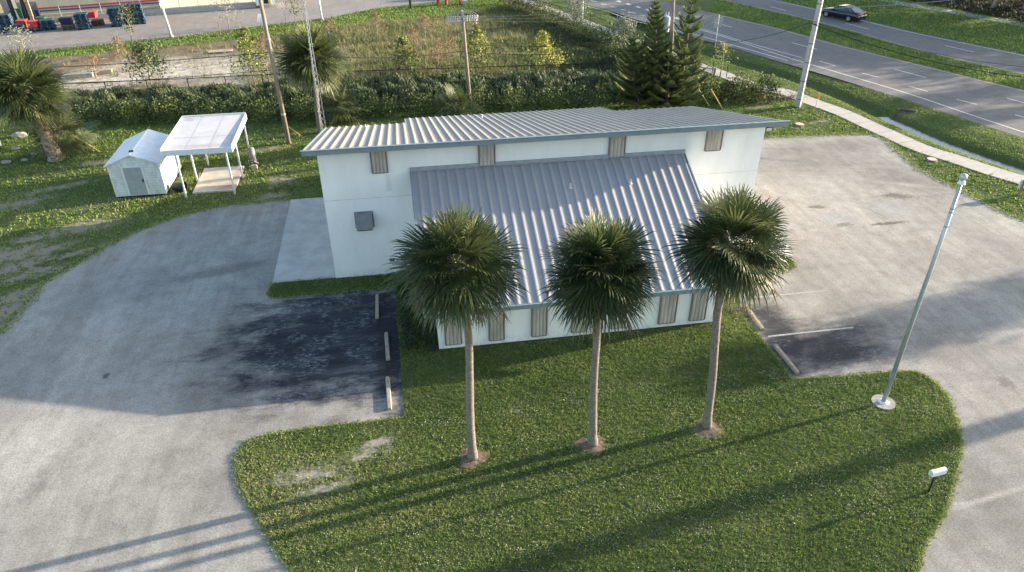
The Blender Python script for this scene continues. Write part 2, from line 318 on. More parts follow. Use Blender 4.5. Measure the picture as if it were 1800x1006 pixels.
obj('concrete_apron', MB().box(-6.66, -3.66, 30.5, 39.75, .0, .05), mConc, kind='structure')
obj('entrance_path', MB().prism([(17.1, 29.35), (18.9, 28.75), (19.2, 29.6), (19.2, 33.2), (17.1, 33.2)], .0, .04), mConc, kind='structure')
# ---- the road and its markings
def road_poly(near, far, z, name, mat):
    mb = flat(near+far[::-1], z); return obj(name, mb, mat, kind='structure')
def ext(P, L0, L1):
    P = [Vector((p[0], p[1], 0)) for p in P]; a = P[0]+(P[0]-P[1]).normalized()*L0; b = P[-1]+(P[-1]-P[-2]).normalized()*L1; return [a]+P+[b]
rn = ext(GL([(1000, 2), (1060, 15), (1112, 33), (1180, 54), (1229, 69), (1300, 88), (1385, 113), (1480, 141), (1600, 178), (1700, 211), (1800, 243)]), 60, 60)
rf = ext(GL([(1240, 20), (1375, 51), (1480, 80), (1595, 108), (1695, 133), (1800, 158)]), 60, 60)
fn = ext(GL([(1263, -1), (1350, 19), (1423, 36), (1532, 66), (1605, 87), (1700, 110), (1800, 132)]), 60, 60)
ff = ext(GL([(1357, -1), (1420, 12), (1507, 32), (1587, 52), (1677, 71), (1800, 96)]), 60, 60)
mRoad = asphalt('road_asphalt', (.225, .218, .208), (.19, .185, .18), streak=.12)
road_poly(rn, rf, .006, 'road', mRoad); road_poly(fn, ff, .006, 'road', mRoad)
mPaint = M('white_road_paint', (.60, .60, .57), (.42, .42, .40), 6, .8)
mOch = M('ochre_road_paint', (.50, .36, .20), (.4, .3, .18), 6, .8)
mk = MB()
def line(px, w, z=.012, mb=None):
    P = crom(GL(px), 4); r = ribbon(P, -w/2, w/2, z=z); (mb or mk).add(r.v, r.f)
line([(1000, 5), (1060, 18), (1112, 36), (1180, 52), (1229, 63), (1300, 83), (1385, 107)], .16)
line([(1170, 37), (1232, 53), (1310, 77), (1389, 103), (1480, 130), (1600, 166), (1700, 200), (1800, 233), (1900, 265)], .16)
line([(1168, 33), (1230, 50), (1320, 77), (1410, 102)], .14)
for a, b in [((1251, 39), (1286, 48)), ((1392, 75.5), (1436, 87)), ((1572, 122), (1629, 137)), ((1441, 108), (1468, 116)), ((1515, 129), (1543, 136)), ((1598, 152), (1631, 161)), ((1681, 175), (1717, 184)), ((1784, 202), (1812, 210)),
             ((1486, 41), (1528, 52)), ((1661, 80.5), (1713, 92)), ((1354, 12), (1382, 19)), ((1835, 120), (1890, 133)), ((1770, 173), (1830, 189))]: line([a, ((a[0]+b[0])/2, (a[1]+b[1])/2), b], .15)
line([(1360, 1), (1420, 14), (1507, 34.5), (1587, 54), (1677, 73), (1800, 98), (1900, 120)], .15)
for i in range(9):      # dotted turn guides at the junction
    for j in range(2):
        x = 1040+i*17+j*9; y = -1+i*5.0-j*6.5+ (3 if j == 0 else 0)
        line([(x, y), (x+5, y+.8), (x+9, y+1.6)], .28)
        if j == 1: line([(x+3, y-1.2), (x+5, y), (x+7, y+2)], .35, .016)
om = MB()
line([(1245, 22.5), (1375, 53.5), (1480, 82), (1595, 110), (1695, 135), (1800, 160.5), (1900, 184)], .16, mb=om)
line([(1266, -1), (1350, 17.5), (1423, 34.5), (1532, 64), (1605, 85), (1700, 108), (1800, 130), (1900, 152)], .13, mb=om)
obj('road_marking', mk, mPaint, kind='structure'); obj('road_marking', om, mOch, kind='structure')
mLine = M('faded_stall_paint', (.40, .39, .37), (.26, .25, .24), 7, .85)
sm = MB()
for a, b in [((1322, 524), (1452, 511)), ((1350, 592), (1500, 576))]:
    line([a, ((a[0]+b[0])/2, (a[1]+b[1])/2), b], .10, .012, sm)
obj('stall_marking', sm, mLine, kind='structure')
# ---- sidewalk of slabs
SWK = [(800, -45), (850, -22), (915, 0), (1000, 30), (1091, 64), (1180, 97), (1230, 116), (1280, 135), (1330, 153), (1380, 163), (1430, 181), (1480, 199), (1530, 222), (1570, 240), (1620, 262), (1680, 281), (1740, 301), (1800, 319), (1900, 352), (2200, 450)]
swk = crom(GL(SWK), 8); mWalk = M('sidewalk_concrete', (.43, .40, .36), (.35, .33, .29), 1.5, .85, bmp=.1); sb = MB()
cum = 0; rows = []
pts = dens(swk, .25)
seg = [pts[0]]; L = 0; slabs = []
for a, b in zip(pts[:-1], pts[1:]):
    seg.append(b); L += (b-a).length
    if L > 1.85: slabs.append(seg); seg = [b]; L = 0
for sg in slabs:
    d0 = (sg[1]-sg[0]).normalized()*.02; q = [sg[0]+d0]+sg[1:-1]+[sg[-1]-(sg[-1]-sg[-2]).normalized()*.02]
    n = len(q); vs = []
    for i, p in enumerate(q):
        d = (q[min(i+1, n-1)]-q[max(i-1, 0)]).normalized(); nr = Vector((-d.y, d.x, 0))
        for w, z in ((-.78, .0), (-.78, .055), (.78, .055), (.78, 0)): v = p+nr*w; vs.append((v.x, v.y, z))
    sb.add(vs, [(4*i+k, 4*i+k+1, 4*i+k+5, 4*i+k+4) for i in range(n-1) for k in range(3)]+[(0, 1, 2, 3), (4*n-1, 4*n-2, 4*n-3, 4*n-4)])
obj('sidewalk', sb, mWalk, kind='structure')
fs = crom(GL([(1500, -14), (1587, 7), (1677, 22), (1800, 45), (1950, 74)]), 6)
obj('sidewalk', ribbon(ext(fs, 30, 40), -.9, .9, z=.02), M('far_walk_concrete', (.40, .38, .37), (.33, .32, .31), 2, .85), kind='structure')  # far sidewalk, slightly greyer concrete than the near one
# ---- swale water
wp = [Vector((p.x, p.y, 0)) for p in GL([(1553, 206), (1570, 215), (1600, 229), (1640, 247), (1700, 270), (1760, 291), (1800, 304), (1900, 340)], -.52)]
mW, t_, b_ = new('ditch_water'); b_.inputs['Base Color'].default_value = (.08, .09, .07, 1); b_.inputs['Roughness'].default_value = .18; bump(t_, b_, noise(t_, 6, 2, pos(t_)), .1, .01)
obj('ditch_water', ribbon(crom(wp, 5), -.5, .5, z=-.515), mW, kind='structure')
# ---- far left car park behind the store and the vacant lot
far_edge = [(0, 95), (104, 85), (299, 66), (487, 42), (580, 31), (663, 14), (754, 4.5), (860, -6), (900, -20)]
fe = [(p.x, p.y) for p in GL(far_edge)]
mFar = asphalt('service_road_asphalt', (.33, .30, .28), (.28, .26, .245), streak=.1)
obj('service_road', flat([(-140, 75), (-90, 80)]+fe+[(60, 190), (-140, 190)], .006), mFar, kind='structure')
vl_px = [(112, 172), (60, 150), (0, 122), (0, 106), (104, 100), (174, 92), (348, 76), (487, 63), (620, 46), (750, 33), (830, 22), (890, 12), (960, 36), (1020, 62), (1085, 92), (1120, 118), (1110, 137), (1000, 138), (800, 143), (600, 152), (480, 157), (300, 166)]
VL = [(p.x, p.y) for p in GL(vl_px)]
m, t, b = new('vacant_lot_soil'); b.inputs['Roughness'].default_value = .95; b.inputs['Specular IOR Level'].default_value = .1
P = pos(t); wob = mth(t, 'MULTIPLY', mth(t, 'SUBTRACT', noise(t, .5, 6, P, .7), .5), 2.0); f = noise(t, .9, 6, P, .7)
col = ramp(t, f, [(.35, (.115, .085, .055)), (.65, (.215, .17, .115))])
sandm = blobs(t, P, wob, [(W2(180, 145), 5, 2.5, 0, .5), (W2(300, 125), 8, 4.6, 0, .7), (W2(430, 118), 6, 5, 0, .6), (W2(440, 145), 6, 2, 0, .6), (W2(690, 100), 4, 2, 0, .7, .5)])
col = mix(t, mth(t, 'MULTIPLY', sandm, ramp(t, noise(t, 1.6, 6, P, .7), [(.35, .35), (.6, .95)])), col, (.56, .51, .44))
grm = blobs(t, P, wob, [(W2(760, 90), 16, 14, 0, .6), (W2(980, 90), 12, 16, 0, .6), (W2(600, 110), 6, 8, 0, .8, .7)])
col = mix(t, mth(t, 'MULTIPLY', grm, .85), col, mix(t, noise(t, 2, 4, P), (.11, .105, .04), (.055, .07, .025)))
t.links.new(col, b.inputs['Base Color']); bump(t, b, f, .5, .08); mVac = m
obj('vacant_lot', flat(VL, .010), mVac, kind='structure')

# ================================================================ GRASS (uncountable): tufts of blades
def tufts(poly, density, h, w, lean=.6, nb=3, vfun=None, holes=(), bare=True, zf=None, thin=None, hv=.4):
    P = np.array([(p[0], p[1]) for p in poly]); lo = P.min(0); hi = P.max(0); n = int((hi-lo).prod()*density)
    x = rng.uniform(lo[0], hi[0], n); y = rng.uniform(lo[1], hi[1], n); k = inpoly(x, y, P)
    for hp in holes: k &= ~inpoly(x, y, hp)
    x = x[k]; y = y[k]
    if bare:
        keep = np.ones(len(x), bool)
        for c, rx, ry, ro in BARE:
            dx = x-c[0]; dy = y-c[1]; cr, sr = math.cos(ro), math.sin(ro); u = (dx*cr+dy*sr)/rx; v = (-dx*sr+dy*cr)/ry
            keep &= ((np.hypot(u, v)+2.2*(nz(x, y, 4.2)-.45)+1.3*(nz(x+9, y, 11)-.5)+rng.normal(0, .22, len(x))) > .85) | (rng.uniform(size=len(x)) < .12)
        x = x[keep]; y = y[keep]
    if thin is not None: k = rng.uniform(size=len(x)) < thin(x, y); x = x[k]; y = y[k]
    n = len(x); z0 = (hz(x, y) if zf is None else zf(x, y)); val = (vfun(x, y) if vfun else nz(x, y, .7)); Vs = []; vals = []
    hs = h*(1+rng.normal(0, hv, n)).clip(.3, 2)
    for i in range(nb):
        a = rng.uniform(0, 6.283, n); wd = w*rng.uniform(.6, 1.2, n)/2; ln = lean*hs*rng.uniform(.2, 1.5, n); b2 = a+rng.normal(0, 1.0, n)+1.57
        ox = rng.normal(0, w*.9, n); oy = rng.normal(0, w*.9, n); hh = hs*rng.uniform(.7, 1.2, n)
        p0 = np.stack([x+ox-np.cos(a)*wd, y+oy-np.sin(a)*wd, z0-.01], 1); p1 = np.stack([x+ox+np.cos(a)*wd, y+oy+np.sin(a)*wd, z0-.01], 1)
        p2 = np.stack([x+ox+np.cos(b2)*ln, y+oy+np.sin(b2)*ln, z0+hh], 1); Vs.append(np.stack([p0, p1, p2], 1)); vals.append(np.clip(val+rng.normal(0, .14, n), 0, 1))
    V = np.concatenate(Vs).reshape(-1, 3); return V, np.arange(len(V)).reshape(-1, 3), np.concatenate(vals)
GR = [(0, (.070, .118, .028)), (.35, (.140, .225, .046)), (.6, (.245, .320, .080)), (.82, (.38, .39, .15)), (1, (.50, .47, .28))]
mGr = leafmat('grass_blades', GR, .35)
LAWNZ = lambda x, y: np.full(len(x), .035)
bld = [(.2, 23.9), (13.0, 23.9), (13.0, 30.6), (.2, 30.6)]
def lawnv(x, y):
    v = .27+.60*(nz(x, y, 1.1)-.40)+.35*(nz(x, y, 5)-.5)+rng.normal(0, .12, len(x))
    d = np.hypot((x+5.2)/4, (y-17.2)/2.2); v = v+.42*np.exp(-d*d); d = np.hypot((x-0.)/3.5, (y-15)/1.2); v = v+.12*np.exp(-d*d)
    return v
beds = [W2(832, 806), W2(1041, 782), W2(1243, 754), W2(1552, 711)]
obj('lawn_grass', tufts(isl, 460, .044, .022, vfun=lawnv, holes=[bld], zf=LAWNZ, nb=4, hv=.4, lean=.9, thin=lambda x, y: .55+.45*(nz(x, y, 3.1) > .4)), mGr, label='short green lawn grass around the three palms', cat='grass', kind='stuff')
# flecks of clover bloom over the lawn
def fleck():
    P = np.array(isl); lo = P.min(0); hi = P.max(0); n = 60000; x = rng.uniform(lo[0], hi[0], n); y = rng.uniform(lo[1], 20.5, n); k = inpoly(x, y, P) & (rng.uniform(size=n) < (nz(x, y, 1.9)**4*2.2))
    x = x[k]; y = y[k]; n = len(x); s = rng.uniform(.008, .02, n); z = .035+rng.uniform(.04, .075, n); a = rng.uniform(0, 6.28, n)
    q = [np.stack([x+np.cos(a+i*2.09)*s, y+np.sin(a+i*2.09)*s, z+rng.normal(0, .008, n)], 1) for i in range(3)]
    V = np.stack(q, 1).reshape(-1, 3); return V, np.arange(len(V)).reshape(-1, 3), rng.uniform(0, 1, n)
obj('lawn_clover', fleck(), leafmat('pale_clover', [(0, (.38, .42, .28)), (1, (.62, .62, .50))], .3), label='pale flecks of clover scattered over the lawn', cat='clover', kind='stuff')
# ragged growth creeping over the paving edges
def edge(path, w, dens_, h, name, label, z=.01, lawn=False, vv=.62):
    V = []; Fc = []; vals = []; o = 0; P_ = [Vector((p[0], p[1], 0)) for p in path]
    for a, b in zip(P_[:-1], P_[1:]):
        L = (b-a).length; n = int(L*dens_)
        if n < 1: continue
        d = (b-a)/L; nr = np.array([-d.y, d.x]); t = rng.uniform(0, L, n); off = rng.normal(0, w, n)*(.35+1.3*nz(a.x+d.x*t, a.y+d.y*t, 2.0)); x = a.x+d.x*t+nr[0]*off; y = a.y+d.y*t+nr[1]*off
        for k in range(3):
            an = rng.uniform(0, 6.28, n); wd = rng.uniform(.008, .022, n); hh = h*rng.uniform(.3, 1.2, n); lx = rng.normal(0, h*.9, n); ly = rng.normal(0, h*.9, n); z0 = np.full(n, z)
            V.append(np.stack([np.stack([x-np.cos(an)*wd, y-np.sin(an)*wd, z0], 1), np.stack([x+np.cos(an)*wd, y+np.sin(an)*wd, z0], 1), np.stack([x+lx, y+ly, z0+hh], 1)], 1)); vals.append(np.clip(rng.normal(vv, .2, n), 0, 1))
    V = np.concatenate(V).reshape(-1, 3); obj(name, (V, np.arange(len(V)).reshape(-1, 3), np.concatenate(vals)), mGr, label=label, cat='edge weeds', kind='stuff')
edge(isl, .07, 130, .06, 'edge_weeds', 'short dry runners creeping over the edge of the front lawn')
edge(LB+[(-6.7, 39.8)], .16, 110, .07, 'edge_weeds', 'dry weeds along the left edge of the paving', vv=.7); edge([(p.x, p.y) for p in GL(LOTR)], .16, 110, .07, 'edge_weeds', 'dry weeds along the right edge of the paving', vv=.7)
# wide grass areas
leftg = [(-60, 20)]+[(p.x, p.y) for p in GL(LOTL[2:])]+[(-6.7, 39.8), (-4, 39.9), (-4, 45), (13, 45), (18, 42), (18.2, 45.2)]+[(p.x, p.y) for p in GL([(1400, 239), (1530, 236), (1559, 243), (1592, 274), (1614, 295), (1700, 338), (1767, 373), (1800, 386), (1900, 426)])]+[(p.x, p.y) for p in GL([(1900, 360), (1800, 326), (1740, 308), (1680, 289), (1620, 271), (1570, 250), (1530, 232), (1480, 209), (1430, 189), (1380, 172), (1330, 160), (1280, 143), (1230, 124), (1180, 105)])]+[(15, 63), (-29, 64), (-60, 66)]
slabs_hole = [[(-17, 41.7), (-13.9, 41.6), (-13.7, 45.7), (-16.8, 45.9)], [(-12.6, 41.5), (-10, 41.5), (-10, 45.4), (-12.6, 45.4)]]
def leftv(x, y):
    v = .10+.60*(nz(x, y, .8)-.35)+.25*(nz(x, y, 3.0)-.5); d = np.where(x < -8, np.exp(-((y-41)/4)**2), 0); return v+.08+.25*d
obj('back_yard_grass', tufts(leftg, 34, .085, .10, vfun=leftv, holes=slabs_hole, zf=lambda x, y: np.zeros(len(x))), mGr, label='patchy rough grass around the sheds and behind the building', cat='grass', kind='stuff')
swg = [(p.x, p.y) for p in GL([(915, -6), (1000, 22), (1091, 57), (1180, 90), (1230, 109), (1280, 128), (1330, 146), (1380, 157), (1430, 174), (1480, 190), (1530, 213), (1570, 232), (1620, 255), (1680, 274), (1740, 294), (1800, 312), (1900, 344), (1900, 276), (1800, 244), (1700, 212), (1600, 179), (1480, 142), (1385, 114), (1300, 89), (1229, 70), (1180, 54), (1112, 33.5), (1060, 15.5), (1000, 3)])]
vgreen = lambda x, y: .34+.35*(nz(x, y, .9)-.4)
wat = lambda x, y: (dist_poly(x, y, SW[9:]) > .62).astype(float)
obj('swale_grass', tufts(swg, 60, .055, .06, vfun=vgreen, thin=wat), mGr, label='bright green grass of the swale between sidewalk and road', cat='grass', kind='stuff')
med = [(p.x, p.y) for p in rf[1:]]+[(p.x, p.y) for p in fn[1:]][::-1]
obj('median_grass', tufts(med, 30, .12, .11, vfun=lambda x, y: .38+.6*(nz(x, y, .9)-.4)), mGr, label='yellowish grass of the median between the two carriageways', cat='grass', kind='stuff')
verge = [(p.x, p.y) for p in ff[1:]]+[(p.x, p.y) for p in GL([(1950, 70), (1800, 41), (1677, 18), (1587, 3), (1500, -18), (1380, -45)])]
obj('verge_grass', tufts(verge, 14, .12, .15, vfun=lambda x, y: .40+.4*(nz(x, y, .6)-.4)), mGr, label='dull grass verge beyond the far carriageway', cat='grass', kind='stuff')
strip = [(p.x, p.y) for p in GL([(0, 96), (104, 86), (299, 67), (487, 43), (580, 32), (663, 15), (754, 5.5), (860, -5), (890, 10), (830, 22), (750, 33), (620, 46), (487, 64), (348, 77), (174, 93), (104, 101), (0, 108)])]
obj('roadside_grass', tufts(strip, 30, .13, .12, vfun=lambda x, y: .36+.2*(nz(x, y, .9)-.4)), mGr, label='green grass strip between service road and vacant lot', cat='grass', kind='stuff')
# weeds in the vacant lot
WD = [(0, (.035, .055, .022)), (.35, (.10, .125, .048)), (.6, (.22, .23, .10)), (.8, (.34, .30, .16)), (1, (.42, .34, .22))]
mWd = leafmat('weed_blades', WD, .35)
xr = W2(560, 100)[0]; 
def wthin(x, y):
    r = np.clip((x+14)/10, 0, 1); edge = np.exp(-((y-(92-.18*(x+30)))/6)**2)
    return np.clip(.05+.85*r+.35*edge*(nz(x, y, .8) > .5), 0, 1)*(nz(x, y, .9) > .32)
def wv(x, y): return np.clip(.53-.50*np.clip((x-9)/8, 0, 1)+.75*(nz(x, y, .5)-.45)+.3*(nz(x, y, 1.6)-.5), 0, .95)  # weeds darken towards the right: shade of hedge and trees put into their colour
obj('weeds', tufts(VL, 30, .34, .06, vfun=wv, thin=wthin, bare=False, nb=5, lean=.5, zf=lambda x, y: np.zeros(len(x))), mWd, label='tall olive and straw coloured weeds over the vacant lot', cat='weeds', kind='stuff')

# ================================================================ THE WHITE BUILDING
m, t, b = new('white_stucco'); b.inputs['Roughness'].default_value = .85
P = pos(t); g = nn(t, 'NewGeometry'); sx = nn(t, 'SeparateXYZ'); t.links.new(g.outputs['Position'], sx.inputs[0])
n1 = noise(t, 1.1, 6, pos(t, (1, 1, .35)), .7); low = mth(t, 'SUBTRACT', 1, mth(t, 'MULTIPLY', sx.outputs['Z'], 2.2), True)
low = mth(t, 'MULTIPLY', low, ramp(t, noise(t, 5, 6, P, .8), [(.42, 0), (.62, 1)]))
col = ramp(t, n1, [(.3, (.70, .71, .71)), (.7, (.82, .82, .81))]); col = mix(t, mth(t, 'MULTIPLY', low, .6), col, (.30, .29, .25))
drip = blobs(t, P, mth(t, 'MULTIPLY', mth(t, 'SUBTRACT', noise(t, 4, 4, P), .5), 1.4), [((-.75, 30.4), .12, 1, 0, .6)])
zz = mth(t, 'MULTIPLY', mth(t, 'GREATER_THAN', sx.outputs['Z'], 4.4), mth(t, 'LESS_THAN', sx.outputs['Z'], 5.2))
col = mix(t, mth(t, 'MULTIPLY', mth(t, 'MULTIPLY', drip, zz), .4), col, (.45, .46, .46))
t.links.new(col, b.inputs['Base Color']); bump(t, b, noise(t, 18, 4, P), .25, .01); mStucco = m
def seam_metal(name, c, rough=.58):
    m, t, b = new(name); b.inputs['Metallic'].default_value = .12; b.inputs['Roughness'].default_value = rough
    f = noise(t, .8, 5, pos(t, (1, .25, 1)), .6); f2 = noise(t, 9, 4, pos(t), .7)
    col = ramp(t, f, [(.3, tuple(x*.84 for x in c)), (.7, c)]); col = mix(t, ramp(t, f2, [(.5, 0), (.8, .25)]), col, tuple(x*.6 for x in c)); t.links.new(col, b.inputs['Base Color']); return m
mRoofU = seam_metal('ribbed_roof_metal', (.30, .28, .265)); mRoofL = seam_metal('lower_roof_metal', (.285, .292, .312))
mFascia = M('grey_green_fascia', (.20, .26, .28), (.16, .21, .23), 4, .5)
mPanel = M('weathered_grey_cladding', (.46, .42, .375), (.33, .30, .27), 4, .7, stretch=(1, 1, .2))
mDark = M('dark_gap', (.03, .03, .03)); mBlack = M('black_metal', (.02, .02, .022), rough=.45)
B = thing('church_hall', (6.7, 32, 0), 'long white stucco hall with a ribbed grey metal roof and a steep front annexe roof', 'building')
Yf, Yb, X0, X1 = 30.45, 40.7, -3.68, 17.04
RS = (6.70-3.72)/(41.2-29.92)       # fall of the main roof towards the back
rz = lambda y: 6.70-RS*(y-29.92)
w = MB()
w.extr([(Yf, 0), (Yb, 0), (Yb, rz(Yb)-.16), (Yf, rz(Yf)-.16)], X0, X1, 'x')
w.extr([(Yb+.002, 0), (44.1, 0), (44.1, rz(44.1)-.16), (Yb+.002, rz(Yb)-.16)], .75, 12.6, 'x')
wall = obj('wall', w, mStucco, B)
LS = (5.32-2.22)/(Yf-23.5); lz = lambda y: 5.32-LS*(Yf-y)
a = MB().extr([(24.05, 0), (Yf-.003, 0), (Yf-.003, lz(Yf)-.12), (24.05, lz(24.05)-.12)], .78, 12.86, 'x')
obj('annexe_wall', a, mStucco, B)
# joint line in the stucco
obj('wall_joint', MB().box(X0+.01, X1-.01, Yf-.006, Yf+.02, 4.11, 4.125), M('joint_grey', (.45, .45, .44)), wall)
def ribbed(x0, x1, y0, y1, zf, pitch, top=.04, rh=.052, rw=.16):
    mb = MB(); n = int(round((x1-x0)/pitch)); pitch = (x1-x0)/n; prof = []
    for i in range(n):
        x = x0+i*pitch; prof += [(x, 0), (x+pitch-rw, 0), (x+pitch-rw+.025, rh), (x+pitch-rw+.025+top, rh)]
    prof.append((x1, 0)); k = len(prof); vs = []
    for dz in (0, -.03):
        for y in (y0, y1):
            for x, z in prof: vs.append((x, y, zf(y)+z+dz))
    fc = [(i, i+1, k+i+1, k+i) for i in range(k-1)]+[(2*k+i, 3*k+i, 3*k+i+1, 2*k+i+1) for i in range(k-1)]
    fc += [(i, 2*k+i, 2*k+i+1, i+1) for i in range(k-1)]+[(k+i, k+i+1, 3*k+i+1, 3*k+i) for i in range(k-1)]+[(0, k, 3*k, 2*k), (k-1, 3*k-1, 4*k-1, 2*k-1)]
    return mb.add(vs, fc)
ru = ribbed(-4.2, .3, 29.95, 41.2, rz, .41); r2 = ribbed(.302, 12.95, 29.95, 44.5, rz, .41); r3 = ribbed(12.952, 17.8, 29.95, 41.2, rz, .41)
for q in (r2, r3): ru.add(q.v, q.f)
roof = obj('roof', ru, mRoofU, B)
rl = ribbed(.3, 13.1, 23.55, 30.36, lambda y: lz(y), .42, .05, .032, .17)
lroof = obj('annexe_roof', rl, mRoofL, B)
fa = MB().box(-4.23, 17.83, 29.84, 29.945, 6.54, 6.755).box(-4.27, 17.87, 29.81, 29.94, 6.757, 6.785)
obj('fascia', fa, mFascia, B)
def rake(x, y0, y1, zf, h=.2):
    return MB().add([(xx, y, zf(y)+dz) for xx in (x-.03, x+.03) for y, dz in ((y0, -h), (y1, -h), (y1, .03), (y0, .03))], [(0, 1, 2, 3), (7, 6, 5, 4), (0, 4, 5, 1), (1, 5, 6, 2), (2, 6, 7, 3), (3, 7, 4, 0)])
for x in (-4.235, 17.835): obj('rake_trim', rake(x, 29.95, 41.2, rz), mFascia, B)
obj('annexe_fascia', MB().box(.27, 13.13, 23.44, 23.545, lz(23.5)-.16, lz(23.5)+.035), mFascia, B)
for x in (.265, 13.135): obj('rake_trim', rake(x, 23.55, 30.38, lz, .16), mFascia, B)
obj('flashing', MB().box(.25, 13.15, 30.37, 30.447, 5.30, 5.47), M('flashing_grey', (.30, .33, .36), rough=.5), B)
def panel(xa, xb, za, zb, y):
    n = 4; mb = MB(); k = 24; vs = []; W_ = xb-xa
    for z in (za, zb):
        for i in range(k+1):
            u = i/k; vs.append((xa+W_*u, y-.055-.045*abs(math.sin(u*n*math.pi))**.6, z))
    mb.add(vs, [(i, i+1, k+2+i, k+1+i) for i in range(k)])
    mb.add([(v[0], y-.02, v[2]) for v in vs], [(k+1+i, k+2+i, i+1, i) for i in range(k)])
    p = obj('window_cladding', mb, mPanel, B, smooth=False)
    fr = MB().box(xa-.05, xa-.005, y-.09, y-.003, za-.02, zb).box(xb+.005, xb+.05, y-.09, y-.003, za-.02, zb).box(xa-.004, xb+.004, y-.09, y-.003, za-.05, za-.005)
    obj('frame', fr, M('panel_frame', (.22, .19, .165)) if 'panel_frame' not in MATS else MATS['panel_frame'], p)
for xa, xb in ((-1.38, -.74), (3.40, 4.08), (9.46, 10.16), (14.16, 14.88)): panel(xa, xb, 5.36, 6.47, Yf)
for xa, xb in ((1.08, 1.70), (2.90, 3.48), (4.69, 5.28), (6.4, 7.0), (8.1, 8.7), (10.22, 10.90), (11.62, 12.26)): panel(xa, xb, .28, 2.1, 24.05)
h = MB().add([(-2.38, 30.44, 3.42), (-1.64, 30.44, 3.42), (-1.64, 30.05, 3.30), (-2.38, 30.05, 3.30), (-2.38, 30.44, 2.72), (-1.64, 30.44, 2.72), (-1.64, 30.0, 2.74), (-2.38, 30.0, 2.74)],
    [(0, 1, 2, 3), (3, 2, 6, 7), (0, 3, 7, 4), (1, 5, 6, 2), (4, 7, 6, 5)])
vh = obj('vent_hood', h, M('hood_grey', (.22, .24, .255), rough=.5), B)
obj('rim', MB().box(-2.44, -1.58, 30.40, 30.447, 2.66, 3.48), MATS['hood_grey'], vh)
obj('opening', MB().box(-2.34, -1.68, 30.02, 30.40, 2.69, 2.715), mDark, vh)
ol = obj('wall_outlet', MB().box(-1.07, -.83, 30.42, 30.447, .73, .90), M('outlet_grey', (.25, .25, .24)), B)
obj('socket', MB().box(-1.03, -.97, 30.405, 30.419, .77, .86), mDark, ol); obj('socket', MB().box(-.92, -.86, 30.405, 30.419, .77, .86), mDark, ol)
for x, y, sgn in ((-3.8, 31.2, -1), (17.35, 30.7, 1)):
    f = obj('flood_light', MB().obox((x, y, 6.12), .34, .12, .2, 0).tube([(x-sgn*.25, y, 6.15), (x, y, 6.15)], .03, 6), mBlack, B)
    obj('lens', MB().box(x-.13, x+.13, y-.075, y-.062, 6.05, 6.19), M('lamp_glass_'+('a' if sgn < 0 else 'b'), (.7, .72, .72), rough=.2), f)
def pipe_vent(x, y, z): return obj('roof_pipe', MB().cyl((x, y), .04, z-.03, z+.22, 10).cyl((x, y), .09, z, z+.05, 10, .05), MATS.get('vent_white') or M('vent_white', (.6, .6, .6)), B)
pipe_vent(-1.9, 39.4, rz(39.4)); pipe_vent(4.9, 41.8, rz(41.8))
for x, y in ((7.3, 28.9), (10.1, 28.9)): pipe_vent(x, y, lz(y))
obj('wall_step', MB().box(17.05, 18.2, 30.9, 32.2, .0, .15), mConc, B)

# ================================================================ PALMS
PALM = [(0, (.024, .036, .016)), (.4, (.055, .078, .028)), (.62, (.120, .142, .055)), (.82, (.23, .225, .10)), (1, (.36, .24, .12))]
mPalm = leafmat('palm_frond', PALM, .25, .42)
mTrunk = M('palm_bark', (.235, .20, .165), (.13, .108, .09), 7, .9, bmp=.5, stretch=(1, 1, 2.2))
mBoot = M('rough_palm_boots', (.40, .33, .24), (.12, .085, .06), 5, .95, bmp=.8, stretch=(1, 1, 2.2))
mStalk = leafmat('dry_fruit_stalk', [(0, (.10, .055, .035)), (1, (.22, .135, .085))], .15, .8)
def fan_leaf(out, C, az, el, Lp, Lf, age, r, nseg=30, droop=.35):
    d = Vector((math.cos(az)*math.cos(el), math.sin(az)*math.cos(el), math.sin(el)))
    pts = [C+d*(Lp*t)-Vector((0, 0, 1))*(.12*Lp*t*t*math.cos(el)) for t in (0, .35, .7, 1)]
    out.tube(pts, [.022, .014, .011, .009], 3, False, a=.5+.12*r.random())
    tw_ = r.uniform(-.7, .7); d = (pts[-1]-pts[-2]).normalized(); s = d.cross(Vector((0, 0, 1)))
    s = s.normalized() if s.length > .05 else Vector((1, 0, 0)); s = (s*math.cos(tw_)+s.cross(d)*math.sin(tw_)).normalized(); nrm = s.cross(d).normalized(); H = pts[-1]
    for i in range(nseg):
        u = (i+.5)/nseg*2-1; a = u*math.radians(118)+r.gauss(0, .03); L = Lf*(1-.28*abs(u)**1.5)*r.uniform(.84, 1.08)
        base = H+d*(.22*Lf*(1-abs(u))*.6)
        q = (d*math.cos(a)+s*math.sin(a)+nrm*(.10+.22*abs(u))).normalized()
        p1 = base+q*L*.5-Vector((0, 0, .04*L)); dr = droop*(.6+.8*r.random())*L
        p2 = p1+q*L*.32-Vector((0, 0, dr*.45)); p3 = p1+q*L*.48-Vector((0, 0, dr*1.15))
        side = (q.cross(nrm)).normalized(); w = .019*Lf/.9
        tip = min(1, age+r.gauss(0, .06)+.05)
        out.add([base, p1-side*w, p1+side*w], [(0, 1, 2)], max(0, age+r.gauss(0, .05)))
        out.add([p1-side*w, p1+side*w, p2+side*w*.55, p2-side*w*.55], [(0, 1, 2, 3)], max(0, age+r.gauss(0, .05)))
        out.add([p2-side*w*.55, p2+side*w*.55, p3], [(0, 1, 2)], min(1, tip+(.12 if r.random() < .3 else 0)))
